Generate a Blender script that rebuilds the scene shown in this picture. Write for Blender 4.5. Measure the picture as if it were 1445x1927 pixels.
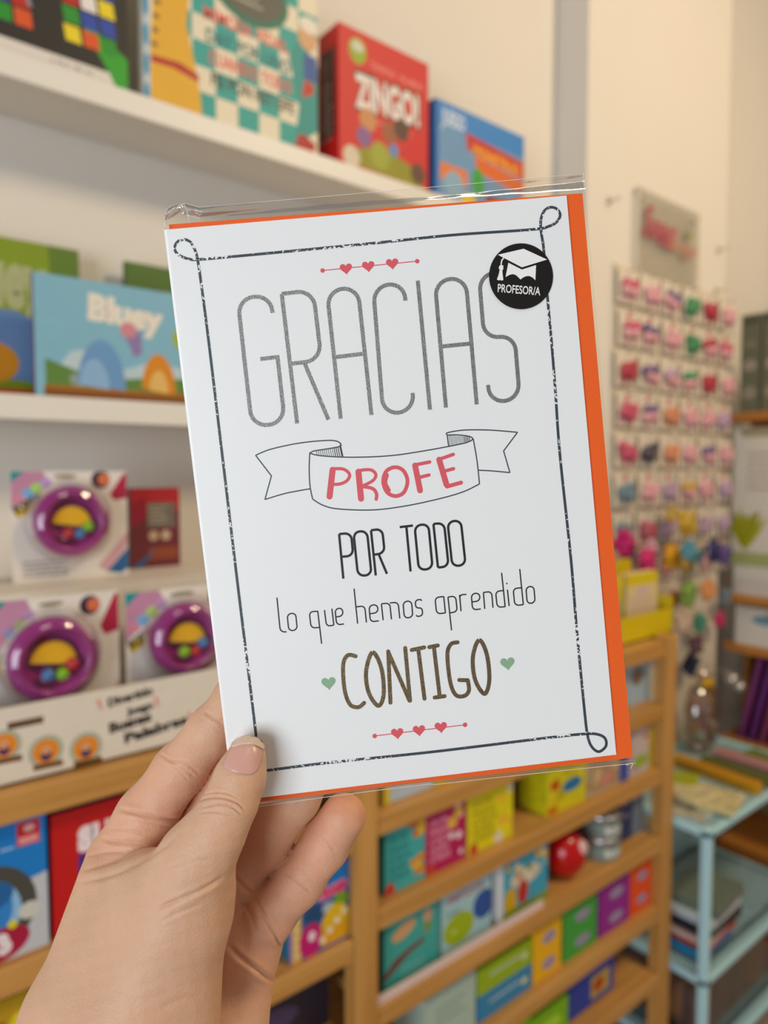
import bpy, math, random
import numpy as np
from mathutils import Matrix, Vector
from mathutils.bvhtree import BVHTree

for o in list(bpy.data.objects):
    bpy.data.objects.remove(o)
SC = bpy.context.scene
COL = SC.collection
random.seed(7)
# ------------------------------------------------------------------ camera
F, CX, CY = 1337.0, 722.5, 963.5            # pixels of the 1445 x 1927 photograph
CAMZ = 1.6
PITCH, YAW = math.radians(3.34), math.radians(-39.0)
cam_d = bpy.data.cameras.new('camera')
cam_d.sensor_fit = 'VERTICAL'
cam_d.sensor_height = 36.0
cam_d.lens = F / 1927.0 * 36.0
cam_d.clip_start = 0.02
cam_d.dof.use_dof = True
cam_d.dof.focus_distance = 0.266
cam_d.dof.aperture_fstop = 6.6
cam = bpy.data.objects.new('camera', cam_d)
cam.location = (0, 0, CAMZ)
cam.rotation_euler = (math.pi / 2 - PITCH, 0, YAW)
COL.objects.link(cam)
SC.camera = cam
CM = Matrix.Translation(cam.location) @ cam.rotation_euler.to_matrix().to_4x4()
CAMP = Vector((0, 0, CAMZ))
# ------------------------------------------------------------------ world, lights, exposure
SC.view_settings.view_transform = 'Standard'
SC.view_settings.look = 'None'
SC.view_settings.gamma = 1.0
SC.view_settings.use_curve_mapping = False
SC.view_settings.exposure = 0.0
W = bpy.data.worlds.new('shop_ambient')
SC.world = W
W.use_nodes = True
W.node_tree.nodes['Background'].inputs[0].default_value = (0.97, 0.93, 0.88, 1)
W.node_tree.nodes['Background'].inputs[1].default_value = 0.22


def area(name, loc, target, size, power, color, sy=None):
    l = bpy.data.lights.new(name, 'AREA')
    l.energy = power
    l.color = color
    l.shape = 'RECTANGLE'
    l.size = size
    l.size_y = sy or size
    o = bpy.data.objects.new(name, l)
    o.location = loc
    o.rotation_euler = (Vector(target) - Vector(loc)).to_track_quat('-Z', 'Y').to_euler()
    COL.objects.link(o)
    return o


area('shop_window_left_offscreen', (-2.5, -0.95, 1.45), (1.0, 1.0, 1.35), 1.6, 70, (0.85, 0.92, 1.0), 1.7)
area('ceiling_lamp_right_offscreen', (1.9, -0.9, 3.5), (1.7, 1.0, 1.0), 0.5, 47, (1.0, 0.78, 0.50))
area('ceiling_lamp_behind_offscreen', (0.1, -0.8, 3.5), (0.5, 1.2, 1.4), 0.7, 7, (1.0, 0.88, 0.70))


# ------------------------------------------------------------------ pixel helpers
def cam_pt(px, py, d):
    return Vector(((px - CX) / F * d, -(py - CY) / F * d, -d))


def ray(px, py):
    return CM.to_3x3() @ Vector(((px - CX) / F, -(py - CY) / F, -1.0))


def at_depth(px, py, d):
    return CM @ cam_pt(px, py, d)


def at_y(px, py, Y):
    r = ray(px, py)
    return CAMP + r * (Y / r.y)


def at_x(px, py, X):
    r = ray(px, py)
    return CAMP + r * (X / r.x)


def at_z(px, py, Z):
    r = ray(px, py)
    return CAMP + r * ((Z - CAMZ) / r.z)


# ------------------------------------------------------------------ materials
def lin(c):
    if isinstance(c, str):
        c = tuple(int(c[i:i + 2], 16) / 255 for i in (0, 2, 4))
    return tuple(x / 12.92 if x <= 0.04045 else ((x + 0.055) / 1.055) ** 2.4 for x in c)


MATS = {}


def mat(color, rough=0.5, vary=0.06, scale=40.0, bump=0.0, bscale=200.0, metal=0.0, name=None, emit=0.0):
    key = (color, rough, vary, scale, bump, bscale, metal, name)
    if key in MATS:
        return MATS[key]
    m = bpy.data.materials.new(name or 'paint_' + str(color))
    m.use_nodes = True
    nt = m.node_tree
    p = nt.nodes['Principled BSDF']
    c = lin(color)
    if name is None:                       # printed board is richer than a neutral paint
        g_ = 0.3 * c[0] + 0.6 * c[1] + 0.1 * c[2]
        c = tuple(min(1.0, max(0.003, (g_ + (x - g_) * 1.18)) * 0.94) for x in c)
    tc = nt.nodes.new('ShaderNodeTexCoord')
    nz = nt.nodes.new('ShaderNodeTexNoise')
    nz.inputs['Scale'].default_value = scale
    nz.inputs['Detail'].default_value = 4
    nt.links.new(tc.outputs['Object'], nz.inputs['Vector'])
    mx = nt.nodes.new('ShaderNodeMix')
    mx.data_type = 'RGBA'
    mx.inputs[6].default_value = tuple(x * (1 - vary) for x in c) + (1,)
    mx.inputs[7].default_value = tuple(min(1, x * (1 + vary)) for x in c) + (1,)
    nt.links.new(nz.outputs['Fac'], mx.inputs[0])
    nt.links.new(mx.outputs[2], p.inputs['Base Color'])
    p.inputs['Roughness'].default_value = rough
    p.inputs['Metallic'].default_value = metal
    if bump:
        n2 = nt.nodes.new('ShaderNodeTexNoise')
        n2.inputs['Scale'].default_value = bscale
        n2.inputs['Detail'].default_value = 3
        nt.links.new(tc.outputs['Object'], n2.inputs['Vector'])
        b = nt.nodes.new('ShaderNodeBump')
        b.inputs['Strength'].default_value = bump
        b.inputs['Distance'].default_value = 0.002
        nt.links.new(n2.outputs['Fac'], b.inputs['Height'])
        nt.links.new(b.outputs['Normal'], p.inputs['Normal'])
    MATS[key] = m
    return m


def wood_mat(c1, c2, name, axis=0):
    m = bpy.data.materials.new(name)
    m.use_nodes = True
    nt = m.node_tree
    p = nt.nodes['Principled BSDF']
    tc = nt.nodes.new('ShaderNodeTexCoord')
    mp = nt.nodes.new('ShaderNodeMapping')
    s = [55.0, 55.0, 55.0]
    s[axis] = 2.5
    mp.inputs['Scale'].default_value = s
    nz = nt.nodes.new('ShaderNodeTexNoise')
    nz.inputs['Scale'].default_value = 1.0
    nz.inputs['Detail'].default_value = 5
    nz.inputs['Distortion'].default_value = 0.6
    rp = nt.nodes.new('ShaderNodeValToRGB')
    rp.color_ramp.elements[0].position = 0.3
    rp.color_ramp.elements[1].position = 0.7
    rp.color_ramp.elements[0].color = lin(c1) + (1,)
    rp.color_ramp.elements[1].color = lin(c2) + (1,)
    nt.links.new(tc.outputs['Object'], mp.inputs['Vector'])
    nt.links.new(mp.outputs['Vector'], nz.inputs['Vector'])
    nt.links.new(nz.outputs['Fac'], rp.inputs['Fac'])
    nt.links.new(rp.outputs['Color'], p.inputs['Base Color'])
    p.inputs['Roughness'].default_value = 0.5
    return m


def clear_mat(name, gloss=0.05, edge=0.45, tint=(1, 1, 1), rough=0.05, bump=0.0):
    m = bpy.data.materials.new(name)
    m.use_nodes = True
    nt = m.node_tree
    nt.nodes.remove(nt.nodes['Principled BSDF'])
    out = nt.nodes['Material Output']
    tr = nt.nodes.new('ShaderNodeBsdfTransparent')
    tr.inputs['Color'].default_value = tuple(tint) + (1,)
    gl = nt.nodes.new('ShaderNodeBsdfGlossy')
    gl.inputs['Roughness'].default_value = rough
    lw = nt.nodes.new('ShaderNodeFresnel')
    lw.inputs['IOR'].default_value = 1.45
    mr = nt.nodes.new('ShaderNodeMapRange')
    mr.inputs['From Min'].default_value = 0.03
    mr.inputs['From Max'].default_value = 1.0
    mr.inputs['To Min'].default_value = gloss
    mr.inputs['To Max'].default_value = edge
    nt.links.new(lw.outputs['Fac'], mr.inputs['Value'])
    mx = nt.nodes.new('ShaderNodeMixShader')
    nt.links.new(mr.outputs['Result'], mx.inputs['Fac'])
    nt.links.new(tr.outputs['BSDF'], mx.inputs[1])
    nt.links.new(gl.outputs['BSDF'], mx.inputs[2])
    nt.links.new(mx.outputs['Shader'], out.inputs['Surface'])
    if bump:
        tc = nt.nodes.new('ShaderNodeTexCoord')
        nz = nt.nodes.new('ShaderNodeTexNoise')
        nz.inputs['Scale'].default_value = 60
        b = nt.nodes.new('ShaderNodeBump')
        b.inputs['Strength'].default_value = bump
        b.inputs['Distance'].default_value = 0.002
        nt.links.new(tc.outputs['Object'], nz.inputs['Vector'])
        nt.links.new(nz.outputs['Fac'], b.inputs['Height'])
        nt.links.new(b.outputs['Normal'], gl.inputs['Normal'])
    return m


M_WALL = mat('dad4ca', 0.85, 0.02, 6, 0.25, 180, name='stucco_paint')
M_WHITE = mat('e0dbd1', 0.45, 0.015, 10, name='white_laminate')
M_PINE_X = wood_mat('ab7836', 'c89652', 'pine_along', 0)
M_PINE_Z = wood_mat('ab7836', 'c89652', 'pine_upright', 2)
M_PINE_Y = wood_mat('ab7836', 'c89652', 'pine_cross', 1)


# ------------------------------------------------------------------ mesh helpers
def mesh_obj(name, verts, faces, m, parent=None, smooth=False, midx=None, matrix=None):
    me = bpy.data.meshes.new(name)
    me.from_pydata([tuple(v) for v in verts], [], [tuple(f) for f in faces])
    for mm in (m if isinstance(m, (list, tuple)) else [m]):
        me.materials.append(mm)
    if midx is not None:
        me.polygons.foreach_set('material_index', midx)
    if smooth:
        me.polygons.foreach_set('use_smooth', [True] * len(me.polygons))
    me.update()
    o = bpy.data.objects.new(name, me)
    COL.objects.link(o)
    if parent:
        o.parent = parent
    if matrix is not None:
        o.matrix_world = matrix
    return o


def thing(name, label, cat, loc=(0, 0, 0), rz=0.0, group=None, matrix=None, kind=None):
    o = bpy.data.objects.new(name, None)
    o.empty_display_size = 0.02
    COL.objects.link(o)
    if matrix is not None:
        o.matrix_world = matrix
    else:
        o.location = loc
        o.rotation_euler = (0, 0, rz)
    return tag(o, label, cat, group, kind)


def tag(o, label=None, cat=None, group=None, kind=None):
    if label:
        o['label'] = label
    if cat:
        o['category'] = cat
    if group:
        o['group'] = group
    if kind:
        o['kind'] = kind
    return o


class MB:
    """collects shapes of one part"""

    def __init__(self):
        self.v, self.f, self.m = [], [], []

    def add(self, vs, fs, mi=0):
        n = len(self.v)
        self.v += [tuple(v) for v in vs]
        self.f += [tuple(i + n for i in f) for f in fs]
        self.m += [mi] * len(fs)

    def box(self, x0, x1, y0, y1, z0, z1, b=0.0, mi=0):
        """box, edges bevelled by b"""
        if b <= 0:
            vs = [(x, y, z) for x in (x0, x1) for y in (y0, y1) for z in (z0, z1)]
            fs = [(0, 1, 3, 2), (4, 6, 7, 5), (0, 4, 5, 1), (2, 3, 7, 6), (0, 2, 6, 4), (1, 5, 7, 3)]
            self.add(vs, fs, mi)
            return
        # chamfered box: 24 verts
        vs, idx = [], {}
        C = ((x0, x1), (y0, y1), (z0, z1))
        for a in range(3):
            for i in (0, 1):
                for j in (0, 1):
                    for k in (0, 1):
                        s = (i, j, k)
                        p = []
                        for ax in range(3):
                            q = C[ax][s[ax]]
                            if ax != a:
                                q += b if s[ax] == 0 else -b
                            p.append(q)
                        idx[(a, s)] = len(vs)
                        vs.append(p)
        fs = []
        for a in range(3):
            b1, c1 = (a + 1) % 3, (a + 2) % 3
            for s in (0, 1):
                q = []
                for (u, w) in ((0, 0), (1, 0), (1, 1), (0, 1)):
                    t = [0, 0, 0]
                    t[a], t[b1], t[c1] = s, u, w
                    q.append(idx[(a, tuple(t))])
                fs.append(q if s else q[::-1])
            for u in (0, 1):
                for w in (0, 1):
                    t0, t1 = [0, 0, 0], [0, 0, 0]
                    t0[b1] = t1[b1] = u
                    t0[c1] = t1[c1] = w
                    t0[a], t1[a] = 0, 1
                    q = [idx[(b1, tuple(t0))], idx[(b1, tuple(t1))], idx[(c1, tuple(t1))], idx[(c1, tuple(t0))]]
                    fs.append(q)
        for i in (0, 1):
            for j in (0, 1):
                for k in (0, 1):
                    s = (i, j, k)
                    fs.append([idx[(0, s)], idx[(1, s)], idx[(2, s)]])
        self.add(vs, fs, mi)

    def tube(self, pts, r, n=8, mi=0, cap=True):
        pts = [Vector(p) for p in pts]
        rs = r if isinstance(r, (list, tuple)) else [r] * len(pts)
        vs, fs = [], []
        for i, p in enumerate(pts):
            t = (pts[min(i + 1, len(pts) - 1)] - pts[max(i - 1, 0)]).normalized()
            a = t.cross(Vector((0.13, 0.31, 0.94))).normalized()
            b = t.cross(a)
            for k in range(n):
                g = 2 * math.pi * k / n
                vs.append(p + (a * math.cos(g) + b * math.sin(g)) * rs[i])
        for i in range(len(pts) - 1):
            for k in range(n):
                fs.append((i * n + k, i * n + (k + 1) % n, (i + 1) * n + (k + 1) % n, (i + 1) * n + k))
        if cap:
            fs.append(tuple(range(n))[::-1])
            fs.append(tuple((len(pts) - 1) * n + k for k in range(n)))
        self.add(vs, fs, mi)

    def lathe(self, prof, M=None, n=24, mi=0):
        """profile (r, z) turned about local z, placed by matrix M"""
        M = M or Matrix()
        vs, fs = [], []
        for (r, z) in prof:
            for k in range(n):
                g = 2 * math.pi * k / n
                vs.append(M @ Vector((r * math.cos(g), r * math.sin(g), z)))
        for i in range(len(prof) - 1):
            for k in range(n):
                fs.append((i * n + k, i * n + (k + 1) % n, (i + 1) * n + (k + 1) % n, (i + 1) * n + k))
        self.add(vs, fs, mi)

    def blob(self, c, rx, ry, rz, nu=12, nv=8, mi=0, fuzz=0.0):
        vs, fs = [], []
        for j in range(nv + 1):
            th = math.pi * j / nv
            for i in range(nu):
                ph = 2 * math.pi * i / nu
                k = 1 + random.uniform(-fuzz, fuzz)
                vs.append((c[0] + rx * k * math.sin(th) * math.cos(ph), c[1] + ry * k * math.sin(th) * math.sin(ph), c[2] + rz * k * math.cos(th)))
        for j in range(nv):
            for i in range(nu):
                fs.append((j * nu + i, (j + 1) * nu + i, (j + 1) * nu + (i + 1) % nu, j * nu + (i + 1) % nu))
        self.add(vs, fs, mi)

    def build(self, name, m, parent=None, smooth=False):
        return mesh_obj(name, self.v, self.f, m, parent, smooth, self.m)


def box_part(name, x0, x1, y0, y1, z0, z1, m, parent=None, b=0.0):
    mb = MB()
    mb.box(x0, x1, y0, y1, z0, z1, b)
    return mb.build(name, m, parent)


FONT_CACHE = {}


def text_geo(s, bold=0.0):
    """flat outline of a line of text, normalised: height of a capital = 1"""
    k = (s, bold)
    if k not in FONT_CACHE:
        cu = bpy.data.curves.new('t', 'FONT')
        cu.body = s
        cu.size = 1.0
        cu.offset = bold
        cu.resolution_u = 3
        ob = bpy.data.objects.new('t', cu)
        me = bpy.data.meshes.new_from_object(ob)
        vs = [(v.co.x / 0.7, v.co.y / 0.7) for v in me.vertices]
        fs = [tuple(p.vertices) for p in me.polygons]
        bpy.data.meshes.remove(me)
        bpy.data.objects.remove(ob)
        bpy.data.curves.remove(cu)
        x0 = min(v[0] for v in vs)
        x1 = max(v[0] for v in vs)
        FONT_CACHE[k] = ([(v[0] - x0, v[1]) for v in vs], fs, x1 - x0)
    return FONT_CACHE[k]


class Art:
    """flat print on a face: shapes in (u, v) metres, put on the face by a map (u, v, height) -> local point"""

    def __init__(self, fmap, clip=None, step=0.000012):
        self.map, self.step, self.k, self.clip = fmap, step, 1, clip
        self.v, self.f, self.mi, self.mats = [], [], [], []

    def _add(self, pts, faces, m):
        if not isinstance(m, bpy.types.Material):
            m = mat(m, 0.55)
        if self.clip:
            pts, faces = self._clip(pts, faces)
            if not faces:
                return
        if m not in self.mats:
            self.mats.append(m)
        i = self.mats.index(m)
        n = len(self.v)
        h = self.step * self.k
        self.v += [self.map(u, v, h) for (u, v) in pts]
        for f in faces:
            self.f.append(tuple(q + n for q in f))
            self.mi.append(i)
        self.k += 1

    def _clip(self, pts, faces):
        e = 0.0003
        W_, H_ = self.clip
        if all(e <= p[0] <= W_ - e and e <= p[1] <= H_ - e for p in pts):
            return pts, faces
        op, of = [], []
        for f in faces:
            q = [tuple(pts[i]) for i in f]
            for ax_, lim, sg in ((0, e, 1), (0, W_ - e, -1), (1, e, 1), (1, H_ - e, -1)):
                r = []
                for i in range(len(q)):
                    a, b = q[i - 1], q[i]
                    da, db = (a[ax_] - lim) * sg, (b[ax_] - lim) * sg
                    if (da < 0) != (db < 0):
                        t = da / (da - db)
                        r.append((a[0] + (b[0] - a[0]) * t, a[1] + (b[1] - a[1]) * t))
                    if db >= 0:
                        r.append(b)
                q = r
                if len(q) < 3:
                    break
            if len(q) >= 3:
                of.append(tuple(range(len(op), len(op) + len(q))))
                op += q
        return op, of

    def poly(self, pts, m):
        self._add(pts, [tuple(range(len(pts)))], m)

    def rect(self, u0, v0, u1, v1, m):
        self.poly([(u0, v0), (u1, v0), (u1, v1), (u0, v1)], m)

    def ell(self, cu, cv, ru, rv, m, n=28, a0=0, a1=2 * math.pi, rot=0.0):
        c, s = math.cos(rot), math.sin(rot)
        p = []
        for i in range(n):
            g = a0 + (a1 - a0) * i / n
            x, y = ru * math.cos(g), rv * math.sin(g)
            p.append((cu + c * x - s * y, cv + s * x + c * y))
        self.poly(p, m)

    def ring(self, cu, cv, r0, r1, m, n=32):
        p = [(cu + r * math.cos(2 * math.pi * i / n), cv + r * math.sin(2 * math.pi * i / n)) for i in range(n) for r in (r0, r1)]
        self._add(p, [(2 * i, 2 * i + 1, (2 * i + 3) % (2 * n), (2 * i + 2) % (2 * n)) for i in range(n)], m)

    def text(self, s, u, v, h, m, width=None, bold=0.0, rot=0.0, shear=0.0):
        vs, fs, w = text_geo(s, bold)
        kx = h if width is None else width / w
        c, t = math.cos(rot), math.sin(rot)
        pts = []
        for (x, y) in vs:
            a, b = x * kx + shear * y * h, y * h
            pts.append((u + c * a - t * b, v + t * a + c * b))
        self._add(pts, fs, m)

    def lines(self, u, v, w, n, dv, m, th=0.35, seed=1):
        """rows of small illegible print"""
        rnd = random.Random(seed)
        pts, fs = [], []
        for i in range(n):
            x = u
            while x < u + w * (0.7 + 0.3 * rnd.random()):
                l = rnd.uniform(0.03, 0.1) * w * 1.4
                y = v - i * dv
                k = len(pts)
                pts += [(x, y), (x + l, y), (x + l, y + dv * th), (x, y + dv * th)]
                fs.append((k, k + 1, k + 2, k + 3))
                x += l + 0.025 * w
        self._add(pts, fs, m)

    def build(self, name, parent):
        if not self.v:
            return None
        return mesh_obj(name, self.v, self.f, self.mats, parent, False, self.mi)


# ------------------------------------------------------------------ the room
YW = 1.24      # wall with the picture ledges
XP = atx = None
XP0 = at_y(1045, 300, YW).x            # pillar side
YP = 0.0
_r = ray(1104, 300)
YP = (XP0 / _r.x) * _r.y               # pillar front face
XP1 = at_y(1370, 300, YP).x            # far edge of the pillar
XB = 3.05                              # wall behind the far shelving
o = box_part('floor', -3.0, 4.2, -3.0, 1.6, -0.05, 0.0, mat('a08f80', 0.5, 0.1, 8))
tag(o, 'pale shop floor', None, None, 'structure')
o = box_part('wall_back', -3.0, XP0 + 0.02, YW, YW + 0.2, 0, 4.0, M_WALL)
tag(o, 'off white stucco wall behind the picture ledges', None, None, 'structure')
o = box_part('wall_pillar', XP0, XP1, YP, YW + 0.2, 0, 4.0, M_WALL)
tag(o, 'off white pillar carrying the hair accessories', None, None, 'structure')
o = box_part('wall_alcove', XP1, XB + 0.02, YW + 0.06, YW + 0.2, 0, 4.0, M_WALL)
tag(o, 'cream wall of the alcove beyond the pillar', None, None, 'structure')
o = box_part('wall_right', XB, XB + 0.2, -3.0, YW + 0.2, 0, 4.0, M_WALL)
tag(o, 'cream far wall behind the magazine files', None, None, 'structure')

# ------------------------------------------------------------------ the picture ledges
YL = 1.108
ZT, ZM = CAMZ + 0.576, CAMZ + 0.108


def ledge(z, x0, x1, label):
    t = thing('picture_ledge', label, 'shelf', ((x0 + x1) / 2, YW, z - 0.036), 0)
    w = (x1 - x0) / 2
    box_part('board', -w, w, YL - YW + 0.012, 0.0, 0.004, 0.03, M_WHITE, t, 0.0015)
    box_part('front_lip', -w, w, YL - YW, YL - YW + 0.014, 0.0, 0.036, M_WHITE, t, 0.0015)
    box_part('back_strip', -w, w, -0.012, 0.002, 0.0305, 0.05, M_WHITE, t, 0.001)
    return t


ledge(ZT, -0.75, 1.5, 'white wall ledge holding the big game boxes')
ledge(ZM, -0.75, 1.5, 'white wall ledge holding the picture books')
ZT -= 0.006     # standing height behind the lip
ZM -= 0.006

# ------------------------------------------------------------------ the greeting card, its envelope and its clear bag
_q = np.array([(313, 421), (1098, 360), (1193, 1428), (444, 1517)], float)
_r = np.c_[(_q[:, 0] - CX) / F, -(_q[:, 1] - CY) / F, -np.ones(4)]
_d = np.append(np.linalg.solve(np.c_[_r[0], -_r[1], _r[2]], _r[3]), 1.0)
_P = _r * _d[:, None]
_P *= 0.155 / np.linalg.norm(_P[1] - _P[0])
_c = _P.mean(0)
_ex = (_P[1] + _P[2] - _P[0] - _P[3]); _ex /= np.linalg.norm(_ex)
_ey = (_P[0] + _P[1] - _P[2] - _P[3]); _ey -= _ex * np.dot(_ex, _ey); _ey /= np.linalg.norm(_ey)
_ez = np.cross(_ex, _ey)
CARD = CM @ Matrix(((_ex[0], _ey[0], _ez[0], _c[0]), (_ex[1], _ey[1], _ez[1], _c[1]), (_ex[2], _ey[2], _ez[2], _c[2]), (0, 0, 0, 1)))
CARD_INV = CARD.inverted()
CAM_L = CARD_INV @ CAMP


def on_card(px, py, z=0.0):
    """pixel -> point of the card's own frame in the plane z"""
    d = CARD_INV.to_3x3() @ ray(px, py)
    return CAM_L + d * ((z - CAM_L.z) / d.z)


def card_depth(px, py):
    p = CARD @ on_card(px, py)
    return -(CM.inverted() @ p).z


def base_matrix(pts):
    """the card's frame moved to the bottom middle of a piece"""
    return CARD @ Matrix.Translation((sum(p.x for p in pts) / len(pts), min(p.y for p in pts), 0))


def poly_slab(name, px, z0, z1, m, parent, M0):
    """a sheet with thickness from a pixel outline on the card"""
    p = [on_card(a, b) for (a, b) in px]
    Mi = M0.inverted() @ CARD
    n = len(p)
    vs = [Mi @ Vector((q.x, q.y, z0)) for q in p] + [Mi @ Vector((q.x, q.y, z1)) for q in p]
    fs = [tuple(range(n)), tuple(range(n, 2 * n))[::-1]] + [(i, (i + 1) % n, n + (i + 1) % n, n + i) for i in range(n)]
    return mesh_obj(name, vs, fs, m, parent)


M_ORANGE = mat('f66206', 0.62, 0.03, 300, 0.12, 1500, name='orange_envelope_paper')
M_CARD = mat('f4f4f3', 0.38, 0.006, 80, name='white_card_stock')
ENV = [(316, 420), (1098, 361), (1193, 1428), (446, 1517)]
CRD = [(313, 432), (1066, 368), (1159.5, 1420), (443, 1507)]
EM = base_matrix([on_card(*p) for p in ENV])
env = thing('envelope', 'bright orange paper envelope tucked behind the white greeting card', 'envelope', matrix=EM)
poly_slab('front_sheet', ENV, -0.0016, -0.0013, M_ORANGE, env, EM)
poly_slab('back_sheet', ENV, -0.0023, -0.0020, M_ORANGE, env, EM)
_m = [on_card(*p) for p in ENV]
_tl, _tr, _br, _bl = _m
_mid = (_tl + _tr + _br + _bl) / 4
fl = [_tl, _tr, _mid + Vector((0.01, 0.035, 0)), _mid + Vector((-0.01, 0.035, 0))]
Mi = EM.inverted() @ CARD
mesh_obj('flap', [Mi @ Vector((p.x, p.y, z)) for z in (-0.0027, -0.0024) for p in fl],
         [(0, 1, 2, 3), (7, 6, 5, 4), (0, 4, 5, 1), (1, 5, 6, 2), (2, 6, 7, 3), (3, 7, 4, 0)], M_ORANGE, env)

GM = base_matrix([on_card(*p) for p in CRD])
card = thing('greeting_card', 'white teacher thank-you greeting card with foil lettering, held up by the hand', 'greeting card', matrix=GM)
poly_slab('front_leaf', CRD, -0.00025, 0.0, M_CARD, card, GM)
_c2 = [(313, 432), (1064, 369.5), (1157.5, 1419), (443, 1507)]
poly_slab('back_leaf', _c2, -0.00125, -0.0010, M_CARD, card, GM)
# rounded fold on the left edge
Mi = GM.inverted() @ CARD
a, b = on_card(313, 432), on_card(443, 1507)
vs, fs = [], []
for i in range(9):
    g = math.pi / 2 + math.pi * i / 8
    off = Vector((0.000625 * math.cos(g) * 1.6, 0, -0.000625 + 0.000625 * math.sin(g)))
    vs += [Mi @ (a + off), Mi @ (b + off)]
for i in range(8):
    fs.append((2 * i, 2 * i + 1, 2 * i + 3, 2 * i + 2))
mesh_obj('spine_fold', vs, fs, M_CARD, card, True)


# ---- print on the card, traced as strokes
def fillet(pts, r, n=7):
    pts = [Vector(p).to_2d() for p in pts]
    out = [pts[0]]
    for i in range(1, len(pts) - 1):
        p, a, b = pts[i], pts[i - 1], pts[i + 1]
        la, lb = (a - p).length, (b - p).length
        k = min(r, la * (1.0 if i == 1 else 0.5), lb * (1.0 if i == len(pts) - 2 else 0.5))
        pa, pb = p + (a - p) / la * k, p + (b - p) / lb * k
        # conic arc close to a circle
        w = 0.72
        for j in range(n + 1):
            t = j / n
            q = (pa * (1 - t) ** 2 + p * 2 * w * t * (1 - t) + pb * t ** 2) / ((1 - t) ** 2 + 2 * w * t * (1 - t) + t ** 2)
            out.append(q)
    out.append(pts[-1])
    return out


def spline(pts, n=6, closed=False):
    P = [Vector(p).to_2d() for p in pts]
    out = []
    N = len(P)
    for i in range(N if closed else N - 1):
        if closed:
            p0, p1, p2, p3 = P[i - 1], P[i], P[(i + 1) % N], P[(i + 2) % N]
        else:
            p0, p1, p2, p3 = P[max(i - 1, 0)], P[i], P[i + 1], P[min(i + 2, N - 1)]
        for j in range(n):
            t = j / n
            out.append(0.5 * ((2 * p1) + (p2 - p0) * t + (2 * p0 - 5 * p1 + 4 * p2 - p3) * t * t + (3 * p1 - p0 - 3 * p2 + p3) * t ** 3))
    out.append(P[0] if closed else P[-1])
    return out


class Print:
    """strokes and fills given in photograph pixels, laid on the card as thin ink"""

    def __init__(self, M0, z):
        self.v, self.f, self.Mi, self.z = [], [], M0.inverted() @ CARD, z
        self.k = 0

    def fill(self, pts):
        n = len(self.v)
        self.k += 1
        self.v += [self.Mi @ on_card(p[0], p[1], self.z + 1e-7 * self.k) for p in pts]
        self.f.append(tuple(range(n, n + len(pts))))

    def stroke(self, pts, w, closed=False, cap=True):
        P = []
        for p in pts:
            p = Vector((p[0], p[1]))
            if not P or (p - P[-1]).length > 0.05:
                P.append(p)
        if len(P) < 2:
            return
        n = len(self.v)
        ws = w if isinstance(w, (list, tuple)) else None
        self.k += 1
        L = []
        N = len(P)
        for i, p in enumerate(P):
            if closed:
                a, b = P[i - 1], P[(i + 1) % N]
            else:
                a, b = P[max(i - 1, 0)], P[min(i + 1, N - 1)]
            t = (b - a).normalized()
            nn = Vector((-t.y, t.x))
            d1 = (p - a).normalized() if (p - a).length > 1e-6 else t
            k = 1 / max(0.55, abs(nn.dot(Vector((-d1.y, d1.x)))))
            hw = (ws[0] + (ws[1] - ws[0]) * i / (N - 1) if ws else w) / 2 * k
            L.append((p + nn * hw, p - nn * hw))
        for (a, b) in L:
            self.v.append(self.Mi @ on_card(a.x, a.y, self.z + 1e-7 * self.k))
            self.v.append(self.Mi @ on_card(b.x, b.y, self.z + 1e-7 * self.k))
        for i in range(N - 1 + (1 if closed else 0)):
            j = (i + 1) % N
            self.f.append((n + 2 * i, n + 2 * i + 1, n + 2 * j + 1, n + 2 * j))

    def disc(self, c, r, n=20):
        self.fill([(c[0] + r * math.cos(2 * math.pi * i / n), c[1] + r * math.sin(2 * math.pi * i / n)) for i in range(n)])

    def round_stroke(self, pts, w):
        self.stroke(pts, w)
        ws = w if isinstance(w, (list, tuple)) else (w, w)
        self.disc(pts[0], ws[0] / 2, 14)
        self.disc(pts[-1], ws[1] / 2, 14)

    def build(self, name, m, parent):
        return mesh_obj(name, self.v, self.f, m, parent)


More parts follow.
